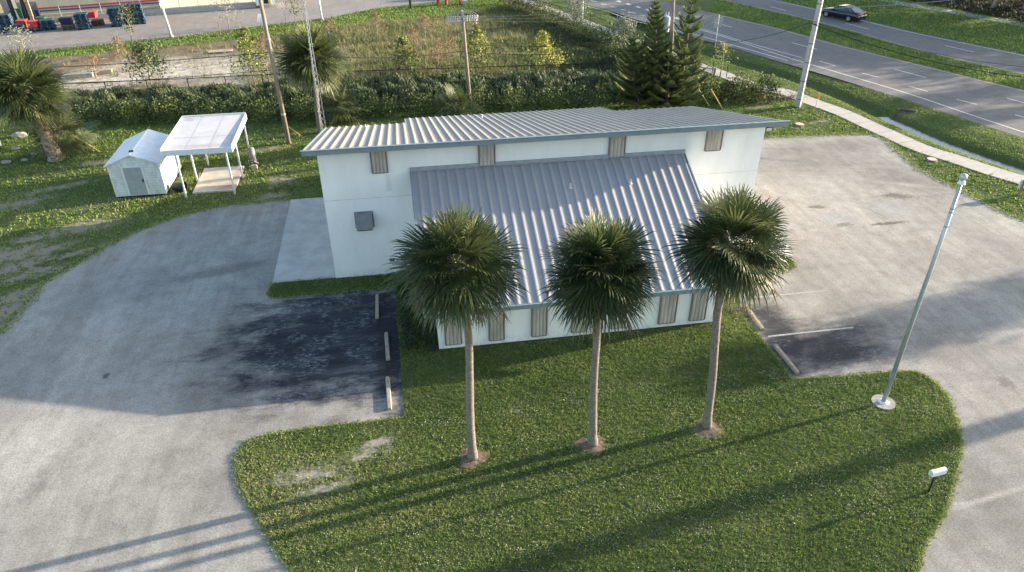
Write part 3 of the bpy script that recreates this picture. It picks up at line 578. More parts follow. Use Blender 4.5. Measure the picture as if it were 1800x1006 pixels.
def palm(name, base, top, cc, R, label, n=56, trunk_r=(.150, .122, .13), boots=False, seed=1, skirt=0, grp=None, cat='palm tree', stalks=8, hsq=1.0, young=.0):
    r = random.Random(seed); base = Vector(base); top = Vector(top); cc = Vector(cc)
    P_ = thing(name, base, label, cat, grp)
    if trunk_r:
        pts = []; rs = []; n_ = 26
        for i in range(n_+1):
            t = i/n_; p = base.lerp(cc, t) if top is None else (base.lerp(top, t/.75) if t < .75 else top.lerp(cc, (t-.75)/.25))
            p = p+Vector((math.sin(t*7+seed)*.03, math.cos(t*5+seed)*.03, 0)); rr = trunk_r[0]+(trunk_r[1]-trunk_r[0])*min(1, t*1.6)
            if t < .05: rr *= 1.25
            if t > .8: rr = trunk_r[2]
            pts.append(p); rs.append(rr*(1+r.uniform(-.04, .04)))
        obj('trunk', MB().tube(pts, rs, 12), mBoot if boots else mTrunk, P_, smooth=True)
        if boots:
            bt = MB()
            for i in range(150):
                t = r.uniform(.03, .75); p = base.lerp(top, t/.75); a = i*2.4; rr = trunk_r[0]+(trunk_r[1]-trunk_r[0])*t; o = Vector((math.cos(a), math.sin(a), 0)); s2 = Vector((-o.y, o.x, 0))*.06
                q = p+o*rr*.9; e = q+o*.10+Vector((0, 0, .16)); bt.add([q-s2, q+s2, e+s2*.5, e-s2*.5], [(0, 1, 2, 3)]); bt.add([q-s2*.9+o*.03, e-s2*.45+o*.04, e+s2*.45+o*.04, q+s2*.9+o*.03], [(0, 1, 2, 3)])
            obj('leaf_boots', bt, M('boot_edges', (.50, .42, .30), (.2, .14, .09), 6, .9) if 'boot_edges' not in MATS else MATS['boot_edges'], P_)
    cr = MB()
    for i in range(n):
        t = (i+.5)/n; el = math.asin(max(-1, min(1, .99-(1.72 if not skirt else 1.85)*t)))+r.gauss(0, .09); fp = r.uniform(.20, .54); sf = .92+.20*math.sin(math.pi*t)-.17*t; Lp = R*fp; Lf = R*(1.02-fp)
        az = i*2.39996+r.gauss(0, .2); age = .22+.30*r.random()+(.20 if t > .78 else 0)+(.14 if t < .12 else 0)+young
        fan_leaf(cr, cc+Vector((r.uniform(-.12, .12), r.uniform(-.12, .12), .2*hsq*(1-2*t))), az, el, Lp*r.uniform(.9, 1.08)*sf, Lf*r.uniform(.9, 1.15)*sf, age, r, 34, .08+.20*t)
    obj('crown', cr, mPalm, P_, attr=True)
    if stalks:
        stk = MB()
        for i in range(stalks):
            az = i*2.4+seed+r.random(); el = r.uniform(-.1, .5); L = R*r.uniform(.6, .92); d = Vector((math.cos(az)*math.cos(el), math.sin(az)*math.cos(el), math.sin(el)))
            pts = [cc+d*(L*t)-Vector((0, 0, .75*L*t*t)) for t in (0, .25, .5, .75, 1)]; stk.tube(pts, [.015, .012, .01, .008, .004], 3, False, a=.3)
            for k in range(110):
                t = r.uniform(.4, 1); p = cc+d*(L*t)-Vector((0, 0, .75*L*t*t)); q = p+Vector((r.gauss(0, .13), r.gauss(0, .13), -r.uniform(.02, .32))); w_ = Vector((r.gauss(0, 1), r.gauss(0, 1), 0)).normalized()*.011
                stk.add([p-w_, p+w_, q+w_*.6, q-w_*.6], [(0, 1, 2, 3)], r.random())
        obj('fruit_stalks', stk, mStalk, P_, attr=True)
    return P_
g1, g2, g3 = G(831, 806), G(1040, 783), G(1243, 753)
palm('sabal_palm', g1, YP(822, 588, g1.y), YP(805, 470, g1.y), 1.82, 'tall sabal palm in the lawn nearest the left parking stalls', seed=3, grp='three palms in the front lawn', n=84)
palm('sabal_palm', g2, YP(1049, 590, g2.y), YP(1057, 478, g2.y), 1.85, 'middle one of the three tall sabal palms on the lawn, straight grey trunk', seed=8, grp='three palms in the front lawn', n=84)
palm('sabal_palm', g3, YP(1262, 545, g3.y), YP(1287, 430, g3.y), 1.82, 'tall sabal palm in the lawn nearest the flagpole, its trunk slightly bent', seed=12, grp='three palms in the front lawn', n=66, trunk_r=(.150, .13, .15))
gl = G(100, 280); palm('sabal_palm', gl, YP(70, 215, gl.y), YP(42, 160, gl.y), 2.75, 'leaning palm with rough booted trunk at the left edge behind the shed', n=76, seed=21, boots=True, trunk_r=(.46, .34, .25), young=.06)
gm = G(140, 262); palm('young_palm', gm, gm+Vector((0, 0, .2)), YP(115, 240, gm.y)+Vector((0, 0, -.1)), 2.4, 'low bushy young palm behind the leaning palm', n=26, trunk_r=None, seed=22, stalks=0, young=.14)
gb = G(563, 234); palm('sabal_palm', gb, YP(556, 170, gb.y), YP(549, 104, gb.y), 2.4, 'round headed palm with a thin trunk beside the lattice mast', n=84, seed=33, trunk_r=(.20, .17, .17), young=.08, stalks=9)
for px, py, R, sd in ((605, 212, 1.9, 41), (803, 212, 1.7, 42)):
    q = G(px, py); palm('young_palm', q, q, q+Vector((0, 0, 1.0)), R, 'low trunkless palm '+('in front of the hedge right of the lattice mast' if px < 700 else 'at the foot of the wooden pole with crossarm'), n=26, trunk_r=None, seed=sd, stalks=0, young=.05)
# mulch rings at the palm feet
mMulch = M('dry_mulch', (.20, .145, .105), (.12, .085, .06), 8, .95, bmp=.8)
for q, l in ((g1, 'left'), (g2, 'middle'), (g3, 'right')):
    n = 18; mb = MB(); vs = [(q.x, q.y, .11)]; 
    for k in range(n): a = k*6.283/n; rr = .52*(1+.2*math.sin(3*a+q.x)+.1*math.sin(7*a)); vs.append((q.x+rr*math.cos(a), q.y+rr*.9*math.sin(a), .045))
    mb.add(vs, [(0, 1+k, 1+(k+1) % n) for k in range(n)])
    for k in range(160):
        a = rnd.uniform(0, 6.28); rr = .55*rnd.random()**.6; s = rnd.uniform(.015, .05); x, y = q.x+rr*math.cos(a), q.y+rr*math.sin(a); z = .12*(1-rr/.6)+.03; d = Vector((rnd.gauss(0, 1), rnd.gauss(0, 1), rnd.uniform(0, .6))).normalized()*s; e = Vector((-d.y, d.x, 0))*.4
        mb.add([(x, y, z), (x+d.x, y+d.y, z+d.z), (x+d.x+e.x, y+d.y+e.y, z+d.z), (x+e.x, y+e.y, z)], [(0, 1, 2, 3)])
    obj('mulch_ring', mb, mMulch, base=(q.x, q.y, 0.036), label='ring of brown mulch at the foot of the %s lawn palm' % l, cat='mulch', group='mulch rings')

# ================================================================ TREES, HEDGES, CLUMPS
def leafquads(out, pts, size, r, val=.5, vs=.15, up=.4):
    for p in pts:
        a = Vector((r.gauss(0, 1), r.gauss(0, 1), r.gauss(0, 1)+up)); a.normalize(); b_ = a.cross(Vector((r.gauss(0, 1), r.gauss(0, 1), r.gauss(0, 1)))).normalized(); s = size*r.uniform(.6, 1.3); c = a.cross(b_)*s*.45; b_ = b_*s
        out.add([p-b_*.5, p+c*.6, p+b_*.5, p-c*.6], [(0, 1, 2, 3)], min(1, max(0, val+r.gauss(0, vs))))
LF = [(0, (.016, .030, .012)), (.35, (.045, .070, .024)), (.65, (.120, .155, .048)), (.85, (.32, .34, .07)), (1, (.50, .48, .12))]
mLeaf = leafmat('broad_leaves', LF, .3)
mCyp = leafmat('rusty_foliage', [(0, (.13, .085, .05)), (.5, (.25, .16, .09)), (1, (.33, .26, .14))], .3, .8)
mSilver = leafmat('silver_leaves', [(0, (.10, .12, .085)), (.6, (.26, .28, .22)), (1, (.48, .46, .38))], .2, .7)
mBark = M('grey_brown_bark', (.22, .18, .14), (.13, .105, .08), 8, .9, bmp=.5)
mPaleBark = M('pale_bark', (.42, .37, .30), (.28, .24, .19), 8, .9, bmp=.5)
def tree(name, b, H, R, label, mat, val=.5, shape='cone', n=900, size=.22, bark=None, seed=1, cat='tree', grp=None, gap=.5, trunk=.06, lean=(0, 0), z0=.22):
    r = random.Random(seed); b = Vector(b); T = thing(name, b, label, cat, grp); bark = bark or mBark
    top = b+Vector((lean[0]*H, lean[1]*H, H)); tr = MB().tube([b, b.lerp(top, .5)+Vector((r.uniform(-.04, .04)*H, r.uniform(-.02, .02)*H, 0)), top-Vector((0, 0, H*.05))], [trunk, trunk*.6, trunk*.15], 7)
    ends = []
    nb = 18
    for i in range(nb):
        t = z0+(1-z0)*(i+.5)/nb; p = b.lerp(top, t); az = i*2.4+r.random()
        if shape == 'cone': rad = R*(1-((t-z0)/(1-z0)))**.7*r.uniform(.6, 1.15)+.06*R
        elif shape == 'round': q = (t-z0)/(1-z0); rad = R*math.sqrt(max(.05, 1-(2*q-1)**2))*r.uniform(.75, 1.1)
        else: rad = R*(.35+.65*((t-z0)/(1-z0)))*r.uniform(.6, 1.1)
        e = p+Vector((math.cos(az)*rad, math.sin(az)*rad, rad*.45)); tr.tube([p, p.lerp(e, .5)-Vector((0, 0, .03*rad)), e], [trunk*.35, trunk*.22, trunk*.08], 4, False); ends.append((p, e, rad))
    obj('trunk', tr, bark, T, smooth=True); cr = MB(); pts = []; clumps = []
    for p, e, rad in ends:
        for k in range(5): c = p.lerp(e, r.uniform(.35, 1.05))+Vector((r.gauss(0, .16), r.gauss(0, .16), r.gauss(0, .14)))*rad; clumps.append((c, rad*r.uniform(.16, .34)+.05, val+r.gauss(0, .1)))
    for i in range(n):
        c, s, v = clumps[r.randrange(len(clumps))]
        leafquads(cr, [c+Vector((r.gauss(0, s), r.gauss(0, s), r.gauss(0, s*.8)))], size, r, v, .12)
    obj('crown', cr, mat, T, attr=True); return T
def norfolk(b, H, R, label, seed, lean=(0, 0), step=.42, dens_=1.0, z0=.1):
    r = random.Random(seed); b = Vector(b); T = thing('norfolk_pine', b, label, 'pine tree', 'norfolk pines behind the hedge')
    top = b+Vector((lean[0]*H, lean[1]*H, H)); obj('trunk', MB().tube([b, b.lerp(top, .5), top], [.15, .10, .02], 8), mBark, T, smooth=True); cr = MB(); z = z0*H; k = 0
    while z < H-.1:
        t = z/H; p = b.lerp(top, t); rad = max(.12, R*(1-t)**.75*r.uniform(.85, 1.1)); nb = 5 if r.random() < .7 else 6; k += 1
        for j in range(nb):
            az = k*.6+j*2*math.pi/nb+r.gauss(0, .12); u = Vector((math.cos(az), math.sin(az), 0)); up = .42+.3*t
            pt = lambda q: p+u*(rad*q)+Vector((0, 0, rad*(up*q*q*1.25-.12*q)))
            cr.tube([pt(0), pt(.5), pt(1)], [.03, .02, .01], 3, False, a=.1)
            ns = int(rad/.055*dens_)
            for i in range(ns):
                q = .12+.88*i/ns; c = pt(q); s2 = Vector((-u.y, u.x, 0)); L = (.13+.20*rad*math.sin(math.pi*min(1, q*.9+.1)))*r.uniform(.7, 1.2)
                for sg in (-1, 1):
                    e = c+s2*sg*L+u*L*.5+Vector((0, 0, L*.55)); w_ = Vector((0, 0, .028))+u*.03
                    cr.add([c-w_, e-w_*.7, e+w_*.7, c+w_], [(0, 1, 2, 3)], .30+r.gauss(0, .13)); w_ = u*.045
                    cr.add([c-w_, e-w_*.6, e+w_*.6, c+w_], [(0, 1, 2, 3)], .42+r.gauss(0, .13))
                e = c+Vector((0, 0, .09))+u*.03; w_ = s2*.04; cr.add([c-w_, e-w_, e+w_, c+w_], [(0, 1, 2, 3)], .5)
        z += step*(1-.45*t)*r.uniform(.85, 1.1)
    obj('crown', cr, leafmat('pine_needles', [(0, (.11, .10, .055)), (.3, (.12, .165, .06)), (.6, (.22, .27, .10)), (1, (.36, .40, .17))], .32, .6) if 'pine_needles' not in MATS else MATS['pine_needles'], T, attr=True); return T
def pineat(b, t, R, label, seed, **k):
    g = G(*b); q = YP(t[0], t[1], g.y); H = q.z; return norfolk(g, H, R, label, seed, lean=((q.x-g.x)/H, 0), **k)
pineat((1154, 195), (1152, -8), 1.9, 'tallest straight norfolk pine behind the building roof', 51, z0=.1, step=.55)
pineat((1190, 195), (1222, -30), 2.2, 'leaning norfolk pine with widely spaced boughs right of the transformer pole', 52, step=1.0)
pineat((1120, 192), (1110, 62), 2.7, 'shorter dense norfolk pine at the left of the pine clump', 53, step=.62)
pineat((1172, 200), (1176, 95), 2.6, 'low dense norfolk pine in front of the transformer pole', 54, step=.62)
def hedge(name, path, w, h, label, seed, n, size=.17, val=.42, mat=None, core=True):
    r = random.Random(seed); P_ = dens([Vector((p[0], p[1], 0)) for p in path], .35); mat = mat or mLeaf; b = P_[len(P_)//2]
    cr = MB(); tw = MB(); m_ = len(P_)
    for i in range(n):
        k = r.randrange(m_-1); p = P_[k].lerp(P_[k+1], r.random()); d = (P_[k+1]-P_[k]).normalized(); nr = Vector((-d.y, d.x, 0))
        a = r.uniform(0, math.pi); lump = 1+.16*math.sin(k*.9+seed)+.12*math.sin(k*2.3)+.10*math.sin(k*4.1); rr = (r.uniform(.55, 1.0)**.5)
        ww = w*.5*lump*rr; hh = h*lump*rr; q = p+nr*(abs(math.cos(a))**.5*math.copysign(1, math.cos(a))*ww)+Vector((0, 0, max(.04, (math.sin(a)**.5)*hh*r.uniform(.75, 1.05) if r.random() < .6 else r.uniform(.05, .9)*hh*math.sin(a)**.3)))
        leafquads(cr, [q], size, r, val-.07+.14*math.sin(k*.7+seed*3), .18)
    return obj(name, cr, mat, base=(b.x, b.y, 0), label=label, cat='hedge', attr=True)
def gl2(pts): return [(p.x, p.y) for p in GL(pts)]
hedge('hedge', gl2([(135, 214), (250, 211), (370, 206), (500, 206), (600, 203), (700, 198)]), 2.3, 1.45, 'long dark hedge behind the shed and the open shelter', 61, 15000)
hedge('hedge', gl2([(700, 198), (820, 190), (950, 187), (1080, 184), (1130, 182)]), 2.4, 1.5, 'dark hedge along the rear of the main building', 62, 11000)
hedge('hedge', gl2([(1225, 176), (1290, 176), (1360, 174)]), 2.2, 1.75, 'loose green hedge between the leaning pine and the square concrete pole', 63, 6500, val=.5)
hedge('hedge', gl2([(880, 6), (920, 20), (975, 42), (1030, 64), (1080, 84), (1125, 106)]), 1.5, 1.5, 'clipped hedge along the sidewalk fence of the vacant lot', 64, 9000, val=.5)
hedge('hedge', gl2([(1110, 105), (1150, 140), (1180, 168)]), 4.2, 2.2, 'dark shrub mass under the pines', 65, 11000, val=.42)
hedge('hedge', [(0.0, 23.9), (.0, 26.5), (.0, 29.0)], 1.35, 1.05, 'dark clipped hedge between the left stalls and the building annexe', 66, 6500, size=.09, val=.18)
hedge('hedge', [(13.6, 25.6), (13.6, 28.6)], .9, .9, 'small hedge at the right side of the annexe beside the wheel stops', 67, 2500, size=.09, val=.35)
# ornamental grass clumps
mClump = leafmat('tall_grass_blades', [(0, (.02, .036, .016)), (.4, (.06, .09, .036)), (.7, (.16, .19, .08)), (1, (.32, .32, .16))], .25)
def clump_mb(seed, n=190, H=1.25, R=1.0):
    r = random.Random(seed); mb = MB()
    for i in range(n):
        az = r.uniform(0, 6.28); sp = r.uniform(.1, 1)**.7; L = H*r.uniform(.75, 1.15); u = Vector((math.cos(az), math.sin(az), 0)); s_2 = Vector((-u.y, u.x, 0))*.022; b_ = Vector((r.gauss(0, .12), r.gauss(0, .12), 0))
        p1 = b_+u*R*sp*.35+Vector((0, 0, L*.65)); p2 = b_+u*R*sp*.75+Vector((0, 0, L*(.95-.25*sp))); p3 = b_+u*R*sp*1.1+Vector((0, 0, L*(.85-.55*sp))); v = .38+r.gauss(0, .15)
        mb.add([b_-s_2*.6, b_+s_2*.6, p1+s_2, p1-s_2], [(0, 1, 2, 3)], v-.08); mb.add([p1-s_2, p1+s_2, p2+s_2*.8, p2-s_2*.8], [(0, 1, 2, 3)], v); mb.add([p2-s_2*.8, p2+s_2*.8, p3], [(0, 1, 2)], v+.1)
    return mb
protos = []
GP = 'dark grass clumps between the hedge and the black fence'
for i in range(4):
    o = obj('grass_clump', clump_mb(70+i), mClump, attr=True, label='arching dark green grass clump in the row between hedge and black fence', cat='grass clump', group=GP); protos.append(o)
used = [0]*4; rr_ = random.Random(9)
A0, A1, B0, B1 = G(125, 196), G(1085, 160), G(125, 183), G(1085, 145)
for row in range(3):
    for i in range(38):
        t = (i+rr_.random()*.7)/38; p = (A0.lerp(A1, t)).lerp(B0.lerp(B1, t), row/2); k = rr_.randrange(4)
        o = protos[k] if not used[k] else protos[k].copy()
        if used[k]: COL.objects.link(o)
        used[k] = 1; o.location = (p.x+rr_.gauss(0, .2), p.y+rr_.gauss(0, .25), 0); o.rotation_euler = (0, 0, rr_.uniform(0, 6.28)); s = rr_.uniform(.85, 1.25); o.scale = (s, s, s*rr_.uniform(.8, 1.1))
# trees of the vacant lot and the roadside
def T_(name, b, t, R, label, mat, **k):
    g = G(*b); H = hgt(b, t); q = YP(t[0], t[1], g.y); return tree(name, g, H, R, label, mat, lean=((q.x-g.x)/H*.6, 0), **k)
GV = 'young trees planted in the vacant lot'
T_('young_tree', (268, 160), (256, 78), 2.1, 'dark green young tree behind the black fence, above the shed', mLeaf, val=.45, n=1500, seed=81, grp=GV, bark=mPaleBark)
T_('young_tree', (450, 156), (428, 50), 1.35, 'yellow green young tree left of the tall wooden pole', mLeaf, val=.72, n=1500, seed=82, grp=GV, bark=mPaleBark)
T_('young_tree', (722, 146), (697, 66), 1.2, 'light green young tree between the round palm and the crossarm pole', mLeaf, val=.68, n=1300, seed=83, grp=GV, bark=mPaleBark)
T_('young_tree', (835, 138), (842, 46), 1.25, 'light green young tree just behind the crossarm pole', mLeaf, val=.72, n=1500, seed=84, grp=GV, bark=mPaleBark)
T_('young_tree', (958, 132), (949, 57), 1.25, 'bright yellow young tree standing in the dark part of the vacant lot', mLeaf, val=.86, n=1400, seed=85, grp=GV, bark=mPaleBark)
GC = 'rusty young cypresses in the vacant lot'
for i, (b, t, l) in enumerate([((216, 122), (205, 66), 'behind the dark young tree, nearest the pallets'), ((170, 138), (166, 98), 'at the left end of the vacant lot'), ((474, 150), (462, 58), 'directly left of the tall wooden pole'), ((770, 126), (768, 68), 'just left of the crossarm pole'), ((748, 70), (746, 28), 'at the far edge of the lot below the green strip'), ((728, 108), (727, 50), 'behind the light green tree left of the crossarm pole'), ((664, 64), (660, 22), 'farthest along the green strip'), ((790, 118), (792, 62), 'closest behind the crossarm pole'), ((578, 62), (573, 36), 'above the round headed palm')]):
    T_('young_cypress', b, t, 1.0, 'rusty brown bare young cypress '+l, mCyp, val=.5, n=700, size=.12, seed=90+i, grp=GC, bark=mPaleBark)
mStake = M('stake_wood', (.20, .17, .14))
for i, (b, t, l, R) in enumerate([((44, 106), (38, 54), 'nearest the left palm crown', 1.3), ((233, 82), (224, 12), 'in front of the tallest pallet stacks', 1.1), ((405, 62), (395, -8), 'in front of the fenced ramp', 1.5), ((520, 44), (518, -8), 'just left of the mast top', 1.2), ]):
    T_('staked_tree', b, t, R, 'thin grey green staked tree '+l, mSilver if i in (0, 2) else mLeaf, val=.5, n=480, size=.16, seed=110+i, grp='staked trees along the service road', bark=mPaleBark, shape='round', z0=.35)
    g = G(*b)
    for sx in (-1, 1): obj('tree_stake', MB().tube([(g.x+sx*1.0, g.y+.1, 0), (g.x+sx*1.0, g.y+.1, 1.25)], .035, 5), mStake, base=(g.x+sx, g.y+.1, 0), label='short stake %s of the staked tree %s' % ('left' if sx < 0 else 'right', l), cat='stake', group='tree stakes')
for i, (b, t, R, l) in enumerate([((1013, 45), (1015, -6), 1.5, 'left of the pale concrete pole by the sidewalk'), ((1019, 48), (1016, 0), .01, ''), ((1095, 72), (1098, 36), 1.15, 'by the sidewalk, left of the tallest pine'), ((950, 20), (952, -14), 1.4, 'at the top of the sidewalk')]):
    if l: T_('silver_bush_tree', b, t, R, 'round silver grey bushy tree '+l, mSilver, val=.5, n=1300, size=.2, seed=130+i, grp='silver bushes along the sidewalk', shape='round', z0=.2)
T_('sapling', (1265, 138), (1273, 76), 1.1, 'sparse sapling between the fence corner and the sidewalk', mLeaf, val=.8, n=110, size=.18, seed=140, bark=mPaleBark, z0=.45)
for sx, px in ((-1, 1251), (1, 1276)):
    g = G(px, 140 if sx > 0 else 134); obj('tree_stake', MB().tube([g, g+Vector((0, 0, 1.3))], .03, 5), mBlack, base=g, label='dark stake %s of the sapling by the fence corner' % ('left' if sx < 0 else 'right'), cat='stake', group='tree stakes')
# wood beyond the far sidewalk, and trees to the right that throw the long shadows
def bigtree(x, y, H, R, label, seed, val=.3, n=5000, size=.42, trunk=.3, shape='round', z0=.35, grp=None, bark=None, mat=None):
    return tree('shade_tree', (x, y, 0), H, R, label, mat or mLeaf, val=val, shape=shape, n=n, size=size, seed=seed, trunk=trunk, z0=z0, grp=grp, bark=bark)
ww = GL([(1640, -22), (1700, 4), (1745, 14), (1800, 18), (1770, -30), (1860, 20), (1930, 35), (1560, -45), (1680, -50), (1830, -30)])
wl = ['leftmost trunk of the dark wood', 'with a straight grey trunk in the dark wood', 'with a forked pale trunk in the dark wood', 'at the right edge in the dark wood', 'behind the forked trunk in the dark wood', 'beyond the right edge of the wood', 'farthest right along the wood edge', 'at the left end behind the wood', 'deep in the wood behind the grey trunk', 'deep in the wood at the right']
for i, p in enumerate(ww): bigtree(p.x, p.y, 9+1.5*math.sin(i*2.1), 4.0, 'dark broad tree '+wl[i], 150+i, val=.22, n=6000, size=.5, trunk=.28, z0=.45, grp='trees of the dark wood', bark=mPaleBark if i in (1, 2, 3) else None)
wu = [(p.x, p.y) for p in GL([(1600, 2), (1680, 17), (1800, 39), (1960, 70)])]+[(150, 110), (110, 140), (80, 125)]
mLit = leafmat('wood_litter', [(0, (.018, .02, .012)), (.5, (.032, .032, .02)), (1, (.07, .06, .04))], .2)
obj('undergrowth', tufts(wu, 14, .22, .12, bare=False, nb=3, lean=1.2), mLit, label='brown undergrowth on the floor of the dark wood', cat='undergrowth', kind='stuff')
sd = Vector((math.cos(AZ), math.sin(AZ), 0))
def caster(px, py, h, R, seed, label, **k):      # a tree whose crown (at height h) shades the ground seen at pixel
    p = G(px, py)+sd*(h/math.tan(EL)); return bigtree(p.x, p.y, h+R*.9, R, label, seed, z0=max(.3, (h-R*.9)/(h+R*.9)), **k)
caster(1460, 612, 5.5, 1.15, 171, 'shade tree east of the car park, its crown low and loose', n=2600, size=.3, trunk=.16)
caster(1400, 628, 5.0, .9, 172, 'smaller shade tree east of the car park', n=1500, size=.3, trunk=.12)
caster(1640, 580, 6.2, 1.0, 173, 'slender shade tree east of the car park', n=900, size=.3, trunk=.14)
caster(1770, 530, 6.6, 1.5, 174, 'round shade tree east of the car park beside the driveway', n=3000, size=.3, trunk=.2)
for i, (px, py, h, R_s) in enumerate(((1600, 78, 8, 2.6), (1690, 92, 9, 3.0), (1545, 42, 8, 2.6), (1650, 62, 9, 2.4), (1780, 112, 8, 3), (1480, 12, 9, 3), (1570, 100, 10, 1.6), (1700, 165, 10, 2.0), (1770, 195, 11, 2.4), (1720, 60, 8, 4), (1620, 30, 8, 4), (1540, 12, 8, 4))):
    p = G(px, py)+sd*(h/math.tan(EL)); bigtree(p.x, p.y, h+R_s*.8, R_s, 'one of the tall trees standing east of the wood edge', 300+i, n=1800, size=.5, trunk=.25, grp='tall trees east of the wood edge', z0=.4)
q = G(1690, 768)+sd*34
palm('sabal_palm', (q.x, q.y, 0), (q.x, q.y, 13.5), (q.x, q.y, 16), 2.0, 'tall palm standing east of the driveway', n=44, seed=177, trunk_r=(.42, .38, .34), stalks=0)

# ================================================================ POLES AND WIRES
mWood = M('grey_pole_wood', (.30, .25, .19), (.19, .155, .12), 5, .9, bmp=.4, stretch=(3, 3, .3))
mPoleC = M('pole_concrete', (.36, .36, .35), (.29, .29, .285), 3, .8, bmp=.1)
mSteel = M('galvanised_steel', (.42, .44, .45), (.34, .36, .37), 6, .45, metal=.4)
mWhiteM = M('white_painted_metal', (.74, .75, .75), (.64, .65, .65), 4, .5)
mWire = M('black_cable', (.025, .025, .025)); mWireG = M('grey_conductor', (.35, .35, .36), rough=.4, metal=.5)
def lean_at(b, t): g = G(*b); return g, YP(t[0], t[1], g.y)
g, q = lean_at((508, 252), (455, -12)); w1 = g+(q-g)*1.15
T = thing('utility_pole', g, 'tall bare wooden utility pole behind the shelter, no crossarm', 'utility pole')
obj('pole', MB().tube([g, w1], [.155, .105], 12), mWood, T, smooth=True)
for fz in (.18, .62): p = g.lerp(w1, fz); obj('pole_band', MB().tube([p, p+Vector((0, 0, .12))], [.16-.03*fz]*2, 12), mSteel, T)
W1 = [g.lerp(w1, k) for k in (.45, .55, .88)]
g, q = lean_at((827, 192), (813, 28)); Hm = q.z; W2P = g
T = thing('utility_pole', g, 'wooden utility pole with dead end insulators and looping jumper wires behind the hall', 'utility pole')
obj('pole', MB().tube([g, q], [.15, .11], 12), mWood, T, smooth=True)
tz = q.z
arm = MB()
for k, dz in enumerate((-.05, -.25, -.45)):
    arm.box(q.x-.25, q.x+.25, q.y-.15+.22*k, q.y-.05+.22*k, tz+dz-.05, tz+dz+.05)
obj('crossarm', arm, mSteel, T)
mIns = M('porcelain_insulator', (.62, .64, .68), rough=.25)
DE = []
for sg in (-1, 1):
    for k, dz in enumerate((0.0, -.20, -.40)):
        mb = MB(); y = q.y+(k-1)*.25; z = tz+dz
        mb.tube([(q.x+sg*.2, y, z), (q.x+sg*1.15, y, z-.02)], .014, 5)
        for j in range(5): x = q.x+sg*(.36+.17*j); mb.tube([(x-.03, y, z), (x+.04, y, z)], [.075, .04] if sg > 0 else [.04, .075], 8)
        obj('insulator', mb, mIns, T); DE.append(Vector((q.x+sg*1.15, y, z-.02)))
for k, zt in enumerate((.5, .35, .2)):
    a_, b_ = DE[k], DE[3+k]; pts = [a_.lerp(b_, u)+Vector((0, 0, (zt+.2*k)*math.sin(math.pi*u)**.8)) for u in np.linspace(0, 1, 14)]
    obj('jumper_wire', MB().tube(pts, .014, 4), mWireG, T)
obj('pole_top_bracket', MB().box(q.x-.06, q.x+.06, q.y-.25, q.y+.25, tz, tz+.35), mSteel, T)
# concrete square pole
g, q = lean_at((1402, 188), (1445, -10)); c3 = g+(q-g)*1.25
T = thing('utility_pole', g, 'thick square concrete utility pole beside the sidewalk with dark bands', 'utility pole')
obj('pole', MB().tube([g, c3], [.27, .21], 4, phase=0.0), mPoleC, T)
for i in range(7):
    p = g.lerp(c3, .06+i*.135); rr = .276-.06*(.06+i*.135); obj('pole_band', MB().tube([p, p+Vector((0, 0, .05))], [rr, rr], 4, phase=0.0), mBlack, T)
C3 = c3
g, q = lean_at((1176, 186), (1184, -14)); t4 = g+(q-g)*1.12
T = thing('utility_pole', g, 'pole carrying a pale transformer can among the norfolk pines', 'utility pole')
obj('pole', MB().tube([g, t4], [.16, .12], 12), mWood, T, smooth=True)
p = YP(1171, 42, g.y-.3); tf = obj('transformer', MB().cyl((p.x, p.y), .26, p.z-.55, p.z+.45, 14).cyl((p.x, p.y), .2, p.z+.45, p.z+.52, 14), M('transformer_grey', (.50, .54, .58), rough=.4), T, smooth=False)
obj('bushing', MB().cyl((p.x-.1, p.y), .04, p.z+.5, p.z+.8, 6).cyl((p.x+.1, p.y), .04, p.z+.5, p.z+.8, 6), mIns, tf)
# pale street poles
def paleP(b, t, r, label, **k):
    g, q = lean_at(b, t); T = thing('light_pole', g, label, 'light pole'); obj('pole', MB().tube([g, g+(q-g)*1.3], [r, r*.75], 8), mWhiteM, T, smooth=True)
    obj('base', MB().cyl((g.x, g.y), r*1.7, .02, .25, 12), mPoleC, T); return T
paleP((302, 66), (280, -4), .13, 'white light pole at the kerb of the service road, right of the pallets')
paleP((566, 36), (560, -4), .12, 'short visible white pole at the top right of the mast')
paleP((1022, 42), (1024, -4), .17, 'pale concrete street pole beside the sidewalk left of the pines')
# lattice mast
g = YP(571, 248, 48.0); g.z = 0; qa = YP(534, 2, g.y); T = thing('lattice_mast', g, 'slender lattice mast standing against the round headed palm', 'mast')
H = (qa-g)*1.02; mb = MB(); rb = MB()
for k in range(3):
    a = k*2.094+.4; o = Vector((math.cos(a), math.sin(a), 0)); obj('mast_leg', MB().tube([g+o*.24, g+H+o*.05], .018, 6), mSteel, T)
for i in range(22):
    t = i/22; r0 = .24-.19*t; r1 = .24-.19*(t+1/22)
    for k in range(3):
        a = k*2.094+.4; b2 = (k+1)*2.094+.4; rb.tube([g+H*t+Vector((math.cos(a), math.sin(a), 0))*r0, g+H*(t+1/22)+Vector((math.cos(b2), math.sin(b2), 0))*r1], .010, 4)
obj('bracing', rb, mSteel, T); obj('mast_head', MB().ball(g+H, .12, 8, 6), mBlack, T)
